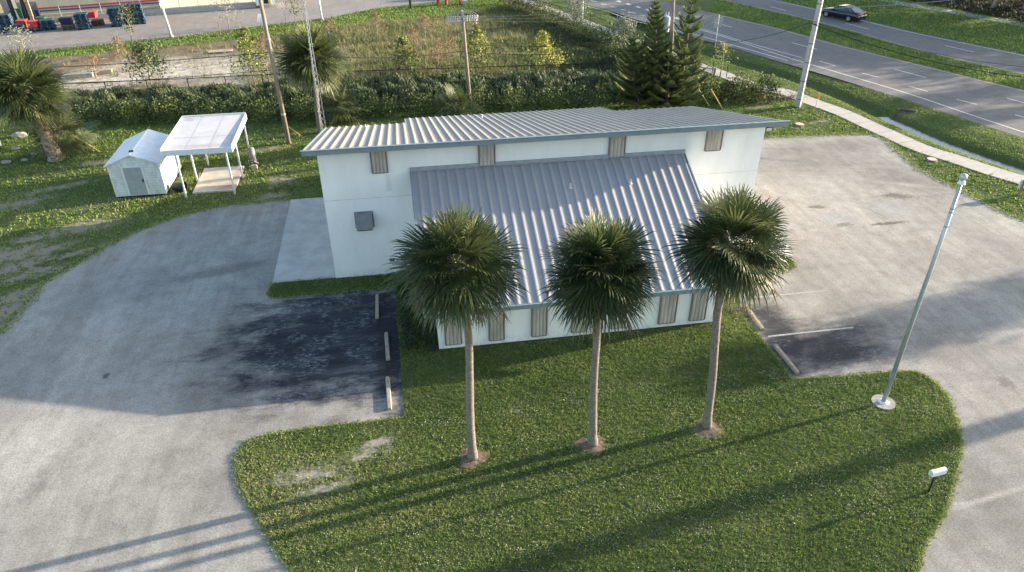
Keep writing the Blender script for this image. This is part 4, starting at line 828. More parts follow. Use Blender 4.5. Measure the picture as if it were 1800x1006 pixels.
# wires
def wire(a, b, sag, r, label, grp, mat=None, n=18):
    pts = [a.lerp(b, i/n)-Vector((0, 0, 4*sag*(i/n)*(1-i/n))) for i in range(n+1)]
    obj('overhead_wire', MB().tube(pts, r, 5), mat or mWire, base=a, label=label, cat='wire', group=grp)
gp = G(827, 192)
for k, (py, pyl) in enumerate(((93, 112), (114, 124))):
    a = YP(822 if k == 0 else 823, py-4 if k == 0 else 110, gp.y); b_ = W1[1-k]+Vector((.1, 0, 0))
    wire(a, b_, .45, .024, '%s black cable between the crossarm pole and the tall bare pole' % ('upper' if k == 0 else 'lower'), 'cables across the vacant lot')
    c = W1[1-k]+Vector((-45, 6, -.4)); wire(b_, c, .8, .022, '%s black cable running left from the tall bare pole' % ('upper' if k == 0 else 'lower'), 'cables across the vacant lot')
for k, (x, y) in enumerate(((1150, 38), (1150, 48), (1160, 62))):
    e = YP(1181, y-42, G(1176, 186).y); wire(DE[3+k], e, .35, .013, '%s pale conductor from the crossarm pole to the transformer pole' % ('back', 'middle', 'front')[k], 'pale conductors', mWireG)
for k, z in enumerate((4.9, 4.3)):
    a = Vector((gp.x, gp.y, z)); e = G(1176, 186)+Vector((0, 0, z+.6)); wire(a, e, .5, .016, '%s black cable from the crossarm pole to the pines' % ('upper', 'lower')[k], 'cables across the vacant lot')
cg = G(1402, 188); pa = YP(1423, 40, cg.y)
wire(pa, G(1176, 186)+Vector((0, 0, 5.0)), .7, .02, 'black cable from the transformer pole to the concrete pole', 'road cables')
wire(pa, YP(1800, 136, 43), .5, .028, 'thick black cable running right from the concrete pole over the median', 'road cables')
wire(YP(1423, 36, cg.y), YP(1800, 118, 45), .4, .014, 'thin cable running right just above the thick one', 'road cables')
wire(YP(1439, 16, cg.y), YP(1760, -8, 46), .1, .022, 'pale bundled cable rising right from the concrete pole', 'road cables', mWireG)
# guy wires with yellow guards
mYel = M('yellow_guard_plastic', (.55, .42, .14), (.45, .34, .10), 3, .5)
def guy(b, t, h, label, gl_=.5):
    g = G(*b); q = YP(t[0], t[1], g.y); d = (q-g); T = thing('guy_wire', g, label, 'guy wire', 'guy wires with yellow guards')
    obj('wire', MB().tube([g, g+d*h], .010, 4), mWire, T); obj('guard', MB().tube([g+Vector((0, 0, .02)), g+d*1.0], .035, 6), mYel, T)
guy((1247, 187), (1228, 157), 3.2, 'guy wire with a yellow guard behind the roof, left one of the pair'); guy((1270, 192), (1250, 157), 3.2, 'guy wire with a yellow guard behind the roof, right one of the pair')
guy((177, 268), (118, 232), 2, 'guy wire with a yellow guard beside the leaning palm'); guy((530, 240), (507, 223), 1.2, 'short guy wire with a yellow guard at the foot of the tall bare pole')
# black chain link fence
mCh, t_, b_ = new('chain_link'); b_.inputs['Base Color'].default_value = (.02, .02, .02, 1)
g_ = nn(t_, 'NewGeometry'); sp = nn(t_, 'SeparateXYZ'); t_.links.new(g_.outputs['Position'], sp.inputs[0])
u1 = mth(t_, 'FRACT', mth(t_, 'MULTIPLY', mth(t_, 'ADD', mth(t_, 'ADD', sp.outputs['X'], mth(t_, 'MULTIPLY', sp.outputs['Y'], .5)), sp.outputs['Z']), 14)); u2 = mth(t_, 'FRACT', mth(t_, 'MULTIPLY', mth(t_, 'SUBTRACT', mth(t_, 'ADD', sp.outputs['X'], mth(t_, 'MULTIPLY', sp.outputs['Y'], .5)), sp.outputs['Z']), 14))
al = mth(t_, 'MAXIMUM', mth(t_, 'LESS_THAN', u1, .09), mth(t_, 'LESS_THAN', u2, .09)); t_.links.new(al, b_.inputs['Alpha'])
def fence(path, h, label, gap=2.6, mesh=True, mat=None, name='chain_link_fence', rails=(1.0,), r=.038):
    mat = mat or mBlack; P_ = dens(path, gap); T = thing(name, P_[len(P_)//2], label, 'fence')
    for p in P_: obj('post', MB().tube([p, p+Vector((0, 0, h))], r, 6), mat, T)
    for f in rails: obj('rail', MB().tube([p+Vector((0, 0, h*f)) for p in P_], r*.85, 5), mat, T)
    if mesh:
        mb = MB(); mb.add([(p.x, p.y, z) for p in P_ for z in (.05, h-.03)], [(2*i, 2*i+1, 2*i+3, 2*i+2) for i in range(len(P_)-1)]); obj('mesh', mb, mCh, T)
FP = GL([(118, 174), (335, 165), (465, 158), (610, 152), (790, 146), (1025, 138), (1090, 136), (1180, 137), (1252, 148)])
fence(FP, 1.25, 'long black chain link fence in front of the vacant lot')
fence(GL([(900, 8), (983, 33), (1037, 47), (1070, 62), (1130, 90), (1190, 118), (1254, 148)]), 1.3, 'black fence along the near side of the sidewalk, ending at the corner post')
# ================================================================ SHED AND SHELTER
m, t, b = new('white_lap_siding'); P = pos(t); g = nn(t, 'NewGeometry'); sx = nn(t, 'SeparateXYZ'); t.links.new(g.outputs['Position'], sx.inputs[0])
wv_ = mth(t, 'FRACT', mth(t, 'MULTIPLY', sx.outputs['Z'], 6.2)); col = ramp(t, noise(t, 3, 6, pos(t, (1, 1, .5)), .7), [(.35, (.50, .54, .52)), (.62, (.78, .80, .80))]); t.links.new(mix(t, ramp(t, wv_, [(.0, .9), (.2, 0)]), col, (.42, .46, .45)), b.inputs['Base Color']); bump(t, b, wv_, .6, .03); mSid = m
m, t, b = new('metal_shed_sides'); g = nn(t, 'NewGeometry'); sx = nn(t, 'SeparateXYZ'); t.links.new(g.outputs['Position'], sx.inputs[0])
wv_ = mth(t, 'FRACT', mth(t, 'MULTIPLY', sx.outputs['Y'], 1.6)); t.links.new(ramp(t, wv_, [(0, (.5, .5, .5)), (.06, (.80, .80, .78)), (.9, (.80, .80, .78)), (1, (.6, .6, .6))]), b.inputs['Base Color']); mSide = m
m, t, b = new('white_shed_roof'); g = nn(t, 'NewGeometry'); sx = nn(t, 'SeparateXYZ'); t.links.new(g.outputs['Position'], sx.inputs[0])
wv_ = mth(t, 'FRACT', mth(t, 'MULTIPLY', sx.outputs['Y'], 2.6)); wx_ = mth(t, 'FRACT', mth(t, 'MULTIPLY', sx.outputs['X'], 5)); mm = mth(t, 'MAXIMUM', ramp(t, wv_, [(0, 1), (.1, 0)]), ramp(t, wx_, [(0, .6), (.12, 0)]))
t.links.new(mix(t, mth(t, 'MULTIPLY', mm, .45), ramp(t, noise(t, 2.5, 5, pos(t)), [(.35, (.68, .69, .71)), (.65, (.80, .80, .80))]), (.40, .43, .47)), b.inputs['Base Color']); b.inputs['Roughness'].default_value = .5; mShR = m
SX0, SX1, SY0, SY1, SXM = -16.75, -13.98, 41.72, 45.75, -15.37
T = thing('garden_shed', (SXM, 43.7, 0), 'small white gabled shed with a grey front door', 'shed')
eh, rh = 2.08, 2.66
obj('wall', MB().extr([(SX0, .1), (SX1, .1), (SX1, eh), (SXM, rh-.06), (SX0, eh)], SY0, SY0+.08), mSid, T)
obj('side_wall', MB().box(SX0, SX0+.06, SY0+.082, SY1-.01, .1, eh-.02).box(SX1-.06, SX1, SY0+.082, SY1-.01, .1, eh-.02).extr([(SX0+.062, .1), (SX1-.062, .1), (SX1-.062, eh-.05), (SXM, rh-.12), (SX0+.062, eh-.05)], SY1-.08, SY1-.01), mSide, T)
ro = MB()
for sg in (-1, 1):
    xe = SXM+sg*1.53; y0, y1 = SY0-.12, SY1+.1; dz = .05
    ze = eh-.03
    ro.add([(SXM, y0, rh), (xe, y0, ze), (xe, y1, ze), (SXM, y1, rh), (SXM, y0, rh-dz), (xe, y0, ze-dz), (xe, y1, ze-dz), (SXM, y1, rh-dz)], [(0, 1, 2, 3), (7, 6, 5, 4), (0, 4, 5, 1), (1, 5, 6, 2), (2, 6, 7, 3)])
obj('roof', ro, mShR, T)
obj('ridge_vent', MB().box(SXM-.12, SXM+.1, SY0+.35, SY0+.5, rh-.01, rh+.06), mBlack, T)
ds = MB().box(-15.95, -14.98, SY0-.045, SY0-.003, .15, 1.85); d_ = obj('door', ds, M('grey_door_panel', (.36, .38, .38), (.30, .32, .32), 5, .6), T)
obj('door_frame', MB().box(-16.06, -15.96, SY0-.055, SY0-.003, .15, 1.95).box(-14.97, -14.87, SY0-.055, SY0-.003, .15, 1.95).box(-15.958, -14.972, SY0-.05, SY0-.003, 1.86, 1.95), mWhiteM, d_)
obj('handle', MB().box(-15.07, -15.02, SY0-.10, SY0-.047, .95, 1.12), mBlack, d_)
obj('corner_trim', MB().box(SX0-.03, SX0+.05, SY0-.02, SY0-.002, .1, eh-.05).box(SX1-.05, SX1+.03, SY0-.02, SY0-.002, .1, eh-.05), mWhiteM, T)
obj('plinth', MB().box(SX0+.05, SX1-.05, SY0+.1, SY1-.1, -.02, .098), mDark, T)
T = thing('shelter', (-11.2, 43.6, 0), 'open white flat roofed shelter on slim posts beside the shed', 'shelter')
m, t, b = new('stained_white_panel'); P = pos(t); f = noise(t, .9, 6, P, .75); st = blobs(t, P, mth(t, 'MULTIPLY', mth(t, 'SUBTRACT', noise(t, 3, 6, P, .8), .5), 2.6), [((-11.3, 41.6), 1.5, .35, 0, .8), ((-12.9, 46.1), .3, .3, 0, .4)])
t.links.new(mix(t, mth(t, 'MULTIPLY', st, .75), ramp(t, f, [(.3, (.44, .43, .44)), (.6, (.54, .53, .54))]), (.38, .30, .31)), b.inputs['Base Color']); mShel = m
rs = MB(); hx0, hx1, hy0, hy1 = -13.42, -9.62, 41.05, 46.6
zr = lambda y: 2.92+.02*(y-41)
rs.add([(x, y, zr(y)+dz) for dz in (-.05, 0) for x, y in ((hx0, hy0), (hx1, hy0), (hx1, hy1), (hx0, hy1))], [(3, 2, 1, 0), (4, 5, 6, 7), (0, 1, 5, 4), (1, 2, 6, 5), (2, 3, 7, 6), (3, 0, 4, 7)])
rf_ = obj('roof', rs, mShel, T)
obj('roof_seam', MB().add([(x+a, y, zr(y)+.004) for x in (-12.2, -10.9) for a, y in ((-.02, hy0+.1), (.02, hy0+.1), (.02, hy1-.1), (-.02, hy1-.1))], [(0, 1, 2, 3), (4, 5, 6, 7)]).add([(hx0+.1, 43.0, zr(43)+.005), (hx1-.1, 43.0, zr(43)+.005), (hx1-.1, 43.07, zr(43)+.005), (hx0+.1, 43.07, zr(43)+.005)], [(0, 1, 2, 3)]), M('seam_grey', (.42, .42, .44)), rf_)
obj('fascia', MB().box(hx0-.03, hx1+.03, hy0-.04, hy0-.003, 2.66, 2.99).box(hx1+.003, hx1+.04, hy0-.002, hy1+.04, 2.68, 3.08).box(hx0-.04, hx0-.003, hy0-.002, hy1+.04, 2.68, 3.08).box(hx0-.002, hx1+.002, hy1+.003, hy1+.04, 2.72, 3.12), mWhiteM, T)
for y in (41.3, 43.5, 46.0): obj('beam', MB().box(hx0+.1, hx1-.1, y-.05, y+.05, 2.72, 2.86), mWhiteM, T)
for x, y in ((-12.78, 41.2), (-10.02, 41.2), (-12.6, 43.5), (-9.92, 43.55), (-12.4, 46.0), (-9.68, 45.85)):
    obj('post', MB().box(x-.045, x+.045, y-.045, y+.045, 0, 2.715), mWhiteM, T)
obj('knee_brace', MB().tube([(-12.5, 43.5, .1), (-12.3, 43.4, .55)], .03, 4), mWhiteM, T)
m, t, b = new('rust_stained_slab'); P = pos(t); wob = mth(t, 'MULTIPLY', mth(t, 'SUBTRACT', noise(t, 2, 6, P, .8), .5), 1.6)
t.links.new(mix(t, mth(t, 'MULTIPLY', blobs(t, P, wob, [((-10.6, 42.2), .7, .45, .2, .9), ((-10.3, 43.6), .3, .9, 0, .9, .6)]), .8), ramp(t, noise(t, 2, 5, P), [(.3, (.42, .38, .31)), (.7, (.56, .52, .45))]), (.30, .15, .07)), b.inputs['Base Color'])
obj('concrete_slab', MB().box(-12.5, -10.08, 41.6, 45.3, 0, .09), m, kind='structure')
tb = thing('water_tank', (-9.45, 45.3, 0), 'grey water tank and pipes by the back post of the shelter', 'tank'); obj('tank', MB().cyl((-9.45, 45.3), .20, .35, 1.2, 16).ball((-9.45, 45.3, 1.2), .198, 12, 8, (1, 1, .5)), MATS['hood_grey'], tb, smooth=True)
obj('pipes', MB().tube([(-9.7, 45.1, 0), (-9.7, 45.1, .5), (-9.45, 45.1, .5)], .04, 6).tube([(-9.3, 45.0, 0), (-9.3, 45.0, .45), (-9.1, 45.0, .3)], .05, 6).box(-9.55, -9.2, 44.75, 45.0, .0, .28), mPaleBark, tb)
bk = thing('bucket', (-13.35, 42.2, 0), 'dark plastic bin lying between shed and shelter', 'bin'); obj('body', MB().tube([(-13.65, 42.3, .28), (-13.05, 42.15, .28)], [.27, .30], 14, False).tube([(-13.62, 42.3, .28), (-13.6, 42.29, .28)], [.27, .27], 14), mBlack, bk); obj('rim', MB().tube([(-13.07, 42.155, .28), (-13.03, 42.145, .28)], [.33, .33], 14, False), mBlack, bk)
q = G(175, 272)
# ================================================================ SMALL THINGS OF THE CAR PARK
m = M('worn_wheel_stop', (.36, .315, .25), (.23, .20, .165), 7, .9, bmp=.4)
stl = [((663, 519), (663, 558), 'left stalls, the one farthest back'), ((679, 586), (682, 631), 'left stalls, the middle one'), ((681, 663), (685, 719), 'left stalls, the nearest to the lawn corner'), ((1312, 539), (1340, 577), 'right stalls, close to the annexe'), ((1362, 606), (1403, 656), 'right stalls, at the lawn corner')]
for i, (a, b_, l) in enumerate(stl):
    A, Bq = G(a[0], a[1], .07), G(b_[0], b_[1], .07); d = (Bq-A); L = 1.86; c = (A+Bq)/2; ang = math.atan2(d.y, d.x)
    T = thing('wheel_stop', (c.x, c.y, .006), 'concrete wheel stop of the '+l, 'wheel stop', 'concrete wheel stops'); mb = MB(); cc, ss = math.cos(ang), math.sin(ang)
    prof = [(-.085, 0), (.085, 0), (.06, .12), (-.06, .12)]; vs = []
    for x in (-L/2, -L/2+.04, L/2-.04, L/2):
        k = .85 if abs(x) > L/2-.01 else 1
        for y, z in prof: vs.append((c.x+x*cc-y*k*ss, c.y+x*ss+y*k*cc, .006+z*k))
    mb.add(vs, [(0, 1, 2, 3), (15, 14, 13, 12)]+[(4*j+q2, 4*j+4+q2, 4*j+4+(q2+1) % 4, 4*j+(q2+1) % 4) for j in range(3) for q2 in range(4)]); obj('block', mb, m, T)
    for x in (-.6, .6): obj('pin', MB().cyl((c.x+x*cc, c.y+x*ss), .015, .12, .135, 8), mDark, T)
g, q = lean_at((1552, 709), (1690, 322)); T = thing('flagpole', g, 'tall tapered aluminium flagpole with a ball on top on the lawn, no flag', 'flagpole')
q = Vector((g.x+(q.x-g.x)*1, g.y, q.z))
mAl = M('brushed_aluminium', (.48, .52, .54), (.40, .44, .46), 5, .38, metal=.5)
obj('shaft', MB().tube([g, g.lerp(q, .62), q], [.085, .075, .045], 14), mAl, T, smooth=True)
for f in (.83, .885, .9): p = g.lerp(q, f); obj('joint_ring', MB().tube([p, p+Vector((0, 0, .05))], [.065, .065], 12), mSteel, T)
obj('truck', MB().cyl((q.x, q.y), .12, q.z-.02, q.z+.09, 14, .08), mWhiteM, T); obj('ball', MB().ball((q.x, q.y, q.z+.2), .115, 14, 10), mAl, T, smooth=True)
obj('halyard', MB().tube([g+Vector((-.12, -.05, 1.4)), q+Vector((-.12, -.05, 0))], .008, 4), mWireG, T); obj('cleat', MB().box(g.x-.14, g.x-.07, g.y-.05, g.y+.0, 1.3, 1.5), mSteel, T)
obj('flash_collar', MB().cyl((g.x, g.y), .20, .07, .13, 18, .10), mWhiteM, T); obj('footing', MB().cyl((g.x, g.y), .42, .0, .072, 24), M('footing_concrete', (.40, .38, .34), (.26, .24, .21), 5, .9, bmp=.3), T)
g = G(1632, 866); T = thing('mailbox', g, 'white round topped mailbox on a thin dark post at the lawn edge', 'mailbox'); p = YP(1649, 829, g.y)
pt = Vector((p.x-.06, g.y, p.z-.12)); obj('post', MB().tube([g, pt], .032, 6), mBlack, T)
prof = [(-.085, -.1), (.085, -.1), (.085, .02)]+[(.085*math.cos(a), .02+.085*math.sin(a)) for a in np.linspace(0, math.pi, 9)[1:-1]]+[(-.085, .02)]
ang = .12; mb = MB(); vs = []
for x in (-.27, .27):
    for u, z in prof: vs.append((p.x+x*math.cos(ang)-u*math.sin(ang), p.y+x*math.sin(ang)+u*math.cos(ang), p.z+z))
n = len(prof); mb.add(vs, [tuple(range(n)), tuple(range(n, 2*n))[::-1]]+[(i, n+i, n+(i+1) % n, (i+1) % n) for i in range(n)])
obj('box', mb, mWhiteM, T); obj('door', MB().obox((p.x-.28*math.cos(ang), p.y-.28*math.sin(ang), p.z-.02), .012, .15, .15, ang), M('mailbox_door_white', (.62, .62, .6)), T); obj('flag', MB().obox((p.x+.1, p.y+.10, p.z+.02), .18, .01, .03, ang), mYel, T)
g = G(1790, 344); T = thing('yard_sign', g, 'small upright board on a post at the grass edge, far right', 'sign'); obj('post', MB().box(g.x-.04, g.x+.04, g.y-.04, g.y+.04, 0, 1.0), mStake, T); obj('board', MB().obox((g.x+.35, g.y+.0, .70), .05, .9, .5, 1.15), mWhiteM, T)
g = G(1434, 190); p = YP(1437, 165, g.y); T = thing('marker_post', g, 'white utility marker post with an orange cap beside the sidewalk', 'marker post'); obj('post', MB().cyl((g.x, g.y), .05, 0, .72, 10), mWhiteM, T); obj('cap', MB().cyl((g.x, g.y), .06, .72, 1.12, 10), M('orange_cap', (.75, .24, .04)), T)
mCut = M('cut_wood', (.62, .50, .36), (.50, .38, .26), 7, .9)
for i, (b_, l) in enumerate((((1405, 221), 'behind the right end of the hall roof'), ((1637, 283), 'between the car park and the sidewalk'))):
    g = G(*b_); T = thing('tree_stump', g, 'low pale cut tree stump '+l, 'tree stump', 'tree stumps'); obj('bark', MB().cyl((g.x, g.y), .36, 0, .13, 14, .30), mBark, T); obj('cut_face', MB().cyl((g.x, g.y), .29, .132, .14, 14), mCut, T)
# culvert grate
g = G(1594, 204, -.2); T = thing('culvert_grate', g, 'rusty metal grate over the culvert mouth where the ditch water starts', 'grate'); gr = MB(); A = G(1566, 211, -.55); Bq = G(1590, 213, -.5); C1 = G(1612, 196, -.02); D1 = G(1583, 192, -.02)
for i in range(7): gr.tube([A.lerp(Bq, i/6), D1.lerp(C1, i/6)], .045, 5)
for i in range(4): gr.tube([A.lerp(D1, i/3), Bq.lerp(C1, i/3)], .06, 5)
obj('bars', gr, M('rusty_bars', (.13, .09, .07), (.08, .055, .045)), T); obj('frame', MB().prism([D1+Vector((-.1, .05, 0)), C1+Vector((.1, .05, 0)), C1+Vector((.2, .25, 0)), D1+Vector((-.1, .25, 0))][::-1], -.5, -.02), M('headwall_concrete', (.16, .13, .11)), T)
# road sign
g = G(1257, 84); T = thing('road_sign', g, 'thin post with two small pale sign plates on the verge left of the road', 'sign'); H_ = hgt((1257, 84), (1265, 26)); q = YP(1264, 28, g.y); dx = (q.x-g.x)
obj('post', MB().tube([g, (g.x+dx, g.y, H_)], .035, 6), mWhiteM, T)
for i in range(2): obj('plate', MB().obox((g.x+dx-.22+.46*i, g.y-.06, H_-.45), .40, .03, .50, .0), mSteel, T); obj('plate', MB().obox((g.x+dx-.22+.46*i-.05, g.y-.06, H_-.98), .34, .03, .38, 0), mSteel, T)
# bollard and red pipework
g = G(722, 17); T = thing('bollard', g, 'dark bollard with a pale side on the green strip', 'bollard'); obj('post', MB().cyl((g.x, g.y), .16, 0, 1.25, 10), mBlack, T); obj('cap', MB().cyl((g.x, g.y), .2, 1.25, 1.4, 10), mBlack, T)
mRed = M('red_pipe_paint', (.50, .07, .05), rough=.5); g = G(790, 9); T = thing('backflow_preventer', g, 'red pipework of a fire main beside the vacant lot', 'pipework')
for dx in (-1.4, -.4, 1.3): obj('riser', MB().cyl((g.x+dx, g.y), .16, 0, 1.2, 10), mRed, T)
obj('main_pipe', MB().tube([(g.x-1.4, g.y, 1.2), (g.x+1.4, g.y, 1.2)], .15, 10), mRed, T); obj('valve_wheel', MB().cyl((g.x+.5, g.y), .3, 1.5, 1.56, 14).cyl((g.x+.5, g.y), .04, 1.2, 1.5, 6), mRed, T); obj('meter', MB().box(g.x+1.6, g.x+2.2, g.y-.5, g.y, 0, .5), mSteel, T)
hedge('hedge', gl2([(760, -4), (880, -10)]), 3, 1.6, 'dark bushes behind the red pipework', 68, 2500, size=.3, val=.35)
# timber offcuts in the vacant lot
for a, l in (((138, 137), 'left of the pale sand patch'), ((172, 131), 'in front of the rusty cypress')):
    g = G(*a); obj('timber', MB().obox((g.x, g.y, .2), 2.4, .5, .35, .12), M('old_timber', (.40, .36, .31), (.28, .25, .21)) if 'old_timber' not in MATS else MATS['old_timber'], base=g, label='pale block of timber lying on the sand '+l, cat='timber', group='timbers on the sand')
g = G(388, 92); obj('board', MB().obox((g.x, g.y, .12), 2.2, .9, .06, .1), mPaleBark, base=g, label='loose pale board lying in the middle of the vacant lot', cat='board')
g = G(12, 262); T = thing('junk_cart', g, 'white and red low trailer partly cut by the left edge of the photo', 'trailer'); obj('body', MB().obox((g.x-1.6, g.y-.2, .8), 2.6, 1.5, .9, .5), mWhiteM, T); obj('stripe', MB().obox((g.x-1.6, g.y-.2, 1.30), 2.64, 1.54, .08, .5), mRed, T)
for dx in (-2.3, -.9): obj('wheel', MB().tube([(g.x+dx, g.y-.8, .3), (g.x+dx, g.y-.65, .3)], .3, 12), mBlack, T)
for i, (px, py, s_z) in enumerate(((35, 241, .36), (28, 263, .2), (12, 287, .22), (60, 272, .15), (44, 283, .16))):
    g = G(px, py); r = random.Random(i); mb = MB().ball((g.x, g.y, s_z*.3), s_z, 9, 6, (1.5, .9, .7)); mb.v = [(x+r.uniform(-.07, .07)*s_z*2, y+r.uniform(-.07, .07)*s_z*2, z+r.uniform(-.1, .1)*s_z) for x, y, z in mb.v]
    obj('rock', mb, M('pale_rubble', (.34, .32, .28), (.22, .20, .17), 5, .9, bmp=.3) if 'pale_rubble' not in MATS else MATS['pale_rubble'], base=g, label=('large pale stone left of the leaning palm', 'flat stone below the large one', 'stone at the left photo edge', 'small stone nearest the leaning palm trunk', 'small stone in the dark grass left of the palm')[i], cat='stone', group='stones left of the leaning palm')
# dead brush pile and twigs
def brush(px, py, rx, ry, h, n, label):
    g = G(px, py); mb = MB(); r = random.Random(n)
    for i in range(n):
        p = g+Vector((r.gauss(0, rx*.4), r.gauss(0, ry*.4), r.uniform(0, h*.6))); d = Vector((r.gauss(0, 1), r.gauss(0, .7), r.gauss(.2, .4))).normalized()*r.uniform(.3, 1.1); mb.tube([p, p+d*.5+Vector((0, 0, r.gauss(0, .1))), p+d], [.014, .010, .005], 3, False)
    obj('brush_pile', mb, M('dead_twigs', (.24, .19, .16), (.15, .115, .095)) if 'dead_twigs' not in MATS else MATS['dead_twigs'], base=g, label=label, cat='brush pile')
brush(1318, 172, 2.2, 1.2, .7, 260, 'pile of dead grey twigs in front of the loose hedge'); brush(1385, 173, 1.6, .5, .25, 90, 'low scatter of brown twigs at the foot of the square concrete pole')
brush(1303, 548, .8, .5, .12, 70, 'dry twigs in the bed at the right corner of the annexe')
# ================================================================ CAR
def car():
    A, Bq = G(1446, 31), G(1509, 33); ax = (G(1430, 36)-G(1500, 52)).normalized(); ax = Vector((ax.x, ax.y, 0)).normalized(); c = G(1480, 33)
    ang = math.atan2(ax.y, ax.x); T = thing('parked_sedan', (0, 0, 0), 'dark blue black sedan driving away on the far carriageway', 'car'); T.name = 'sedan_car'
    mPa = M('dark_car_paint', (.010, .013, .022), rough=.18, spec=.6); mGl = M('dark_car_glass', (.02, .025, .03), rough=.06, spec=.8); mTy = M('tyre_rubber', (.015, .015, .015)); mRi = M('alloy_rim', (.40, .40, .42), rough=.3, metal=.7)
    st = [(-2.42, .30, .62, .74), (-2.36, .26, .92, .84), (-2.1, .22, 1.06, .90), (-1.5, .22, 1.07, .93), (-.5, .22, .99, .935), (.6, .22, .97, .935), (1.2, .22, .95, .93), (1.9, .22, .86, .90), (2.3, .24, .74, .82), (2.46, .32, .58, .66)]
    mb = MB(); vs = []; N = 12
    for x, z0, z1, hw in st:
        sec = [(-hw*.9, z0), (-hw, z0+.12), (-hw*1.0, z0+(z1-z0)*.6), (-hw*.94, z1-.06), (-hw*.72, z1), (-hw*.3, z1+.015), (hw*.3, z1+.015), (hw*.72, z1), (hw*.94, z1-.06), (hw, z0+(z1-z0)*.6), (hw, z0+.12), (hw*.9, z0)]
        vs += [(x, y, z) for y, z in sec]
    n = len(st); mb.add(vs, [(i*N+k, (i+1)*N+k, (i+1)*N+(k+1) % N, i*N+(k+1) % N) for i in range(n-1) for k in range(N)]+[tuple(range(N)), tuple((n-1)*N+k for k in range(N))[::-1]])
    obj('body', mb, mPa, T, smooth=True)
    cs = [(-1.95, 1.06, .70, .70), (-1.15, 1.40, .58, .82), (-.3, 1.45, .60, .84), (.35, 1.40, .58, .84), (1.15, .98, .68, .80)]; vs = []
    for x, zt, wt, wb in cs: vs += [(x, -wb, .96), (x, -wt, zt), (x, wt, zt), (x, wb, .96)]
    mb = MB().add(vs, [(i*4+k, (i+1)*4+k, (i+1)*4+k+1, i*4+k+1) for i in range(4) for k in range(3)]+[(0, 1, 2, 3), (19, 18, 17, 16)]); obj('windows', mb, mGl, T, smooth=False)
    rp = []
    for x, zt, wt, wb in ((-1.18, 1.402, .585, 0), (-.3, 1.462, .61, 0), (.38, 1.405, .585, 0)): rp += [(x, -wt, zt+.008), (x, wt, zt+.008)]
    obj('roof', MB().add(rp, [(0, 2, 3, 1), (2, 4, 5, 3)]), mPa, T)
    for sg in (-1, 1):
        obj('window_trim', MB().tube([(-1.5, sg*.80, 1.0), (-1.0, sg*.66, 1.36), (-.2, sg*.66, 1.42), (.4, sg*.66, 1.36), (1.0, sg*.82, 1.0)], .018, 4), mSteel, T)
        obj('headlight', MB().obox((2.25, sg*.66, .68), .25, .3, .12), mWhiteM, T); obj('taillight', MB().obox((-2.32, sg*.64, .86), .22, .36, .13), M('tail_red', (.35, .02, .02)) if 'tail_red' not in MATS else MATS['tail_red'], T)
        obj('mirror', MB().obox((.75, sg*.98, 1.0), .15, .2, .12), mPa, T)
        for x in (-1.42, 1.48):
            w = obj('wheel', MB().tube([(x, sg*.72, .33), (x, sg*.95, .33)], .33, 18), mTy, T); obj('rim', MB().tube([(x, sg*.94, .33), (x, sg*.965, .33)], .23, 14), mRi, w)
    obj('number_plate', MB().obox((-2.44, 0, .72), .03, .5, .12), mWhiteM, T)
    T.location = (c.x, c.y, .01); T.rotation_euler = (0, 0, ang)
car()
# ================================================================ STORE, DOCK AND PALLETS (far left)
mBeige = M('beige_wall_panel', (.44, .40, .32), (.36, .33, .265), .5, .8, stretch=(3, 1, .12)); mYw = M('pale_yellow_wall', (.72, .66, .40), (.64, .58, .36), 1, .85); mRedS = M('red_stripe', (.42, .05, .05)); mBlueS = M('navy_stripe', (.04, .05, .18))
a0, a1 = G(48, 47), G(283, 29); dW = (a1-a0); dW.z = 0; uW = dW.normalized(); nW = Vector((-uW.y, uW.x, 0))
S = thing('store_building', a0, 'rear of a large store, beige wall above red and navy stripes', 'building')
def slab(o, L0, L1, d0, d1, z0, z1):
    P_ = [o+uW*L0+nW*d0, o+uW*L1+nW*d0, o+uW*L1+nW*d1, o+uW*L0+nW*d1]; return MB().prism([(p.x, p.y) for p in P_], z0, z1)
LW = dW.length
obj('wall', slab(a0, 1.2, LW, 2.0, 14, .9, 9), mBeige, S); obj('dock_wall', slab(a0, 1.2, LW, 2.03, 14, 0, .898), mYw, S)
obj('red_stripe', slab(a0, 1.2, LW+.1, 1.95, 1.998, 1.36, 1.5), mRedS, S); obj('navy_stripe', slab(a0, 1.2, LW+.1, 1.95, 1.998, 1.08, 1.2), mBlueS, S); obj('ledge', slab(a0, 1.0, LW+.1, 1.7, 1.94, .62, .8), mPoleC, S)
for x, mm_, w_ in ((-3.0, mYw, .9), (-1.4, mDark, .3), (-.95, mYw, .3), (-.2, mDark, .3), (.25, mBoot, .3)): obj('dock_column', slab(a0, x, x+w_, 1.4, 1.9, 0, 9), mm_, S)
obj('side_wall', slab(a0, -16, -3.4, 2.0, 14, 0, 9), mWhiteM, S); mBl = M('blue_lettering_bar', (.35, .45, .62))
for i in range(3): obj('wall_mark', slab(a0, -7.2, -5.4+.2*i, 1.97, 1.998, 3.0+.42*i, 3.1+.42*i), mBl, S)
obj('recessed_wall', slab(a0, LW+.02, LW+16, 8, 14, 0, 9), mYw, S)
R_ = thing('loading_ramp', a1+uW*.5, 'raised concrete ramp with a low kerb behind the service road', 'ramp')
obj('deck', slab(a0, LW*.25, LW+12.5, 1.3, 7.9, 0, .35), M('ramp_concrete', (.56, .53, .46), (.50, .47, .41), 1, .85), R_); obj('kerb', slab(a0, LW*.25, LW+10.6, .9, 1.29, 0, .6), mPoleC, R_)
fence([a0+uW*x+nW*1.1+Vector((0, 0, .6)) for x in (LW*.25, LW+10.4)], 1.15, 'grey pipe railing along the loading ramp', 2.0, False, mSteel, 'ramp_railing', (1.0,), .035)
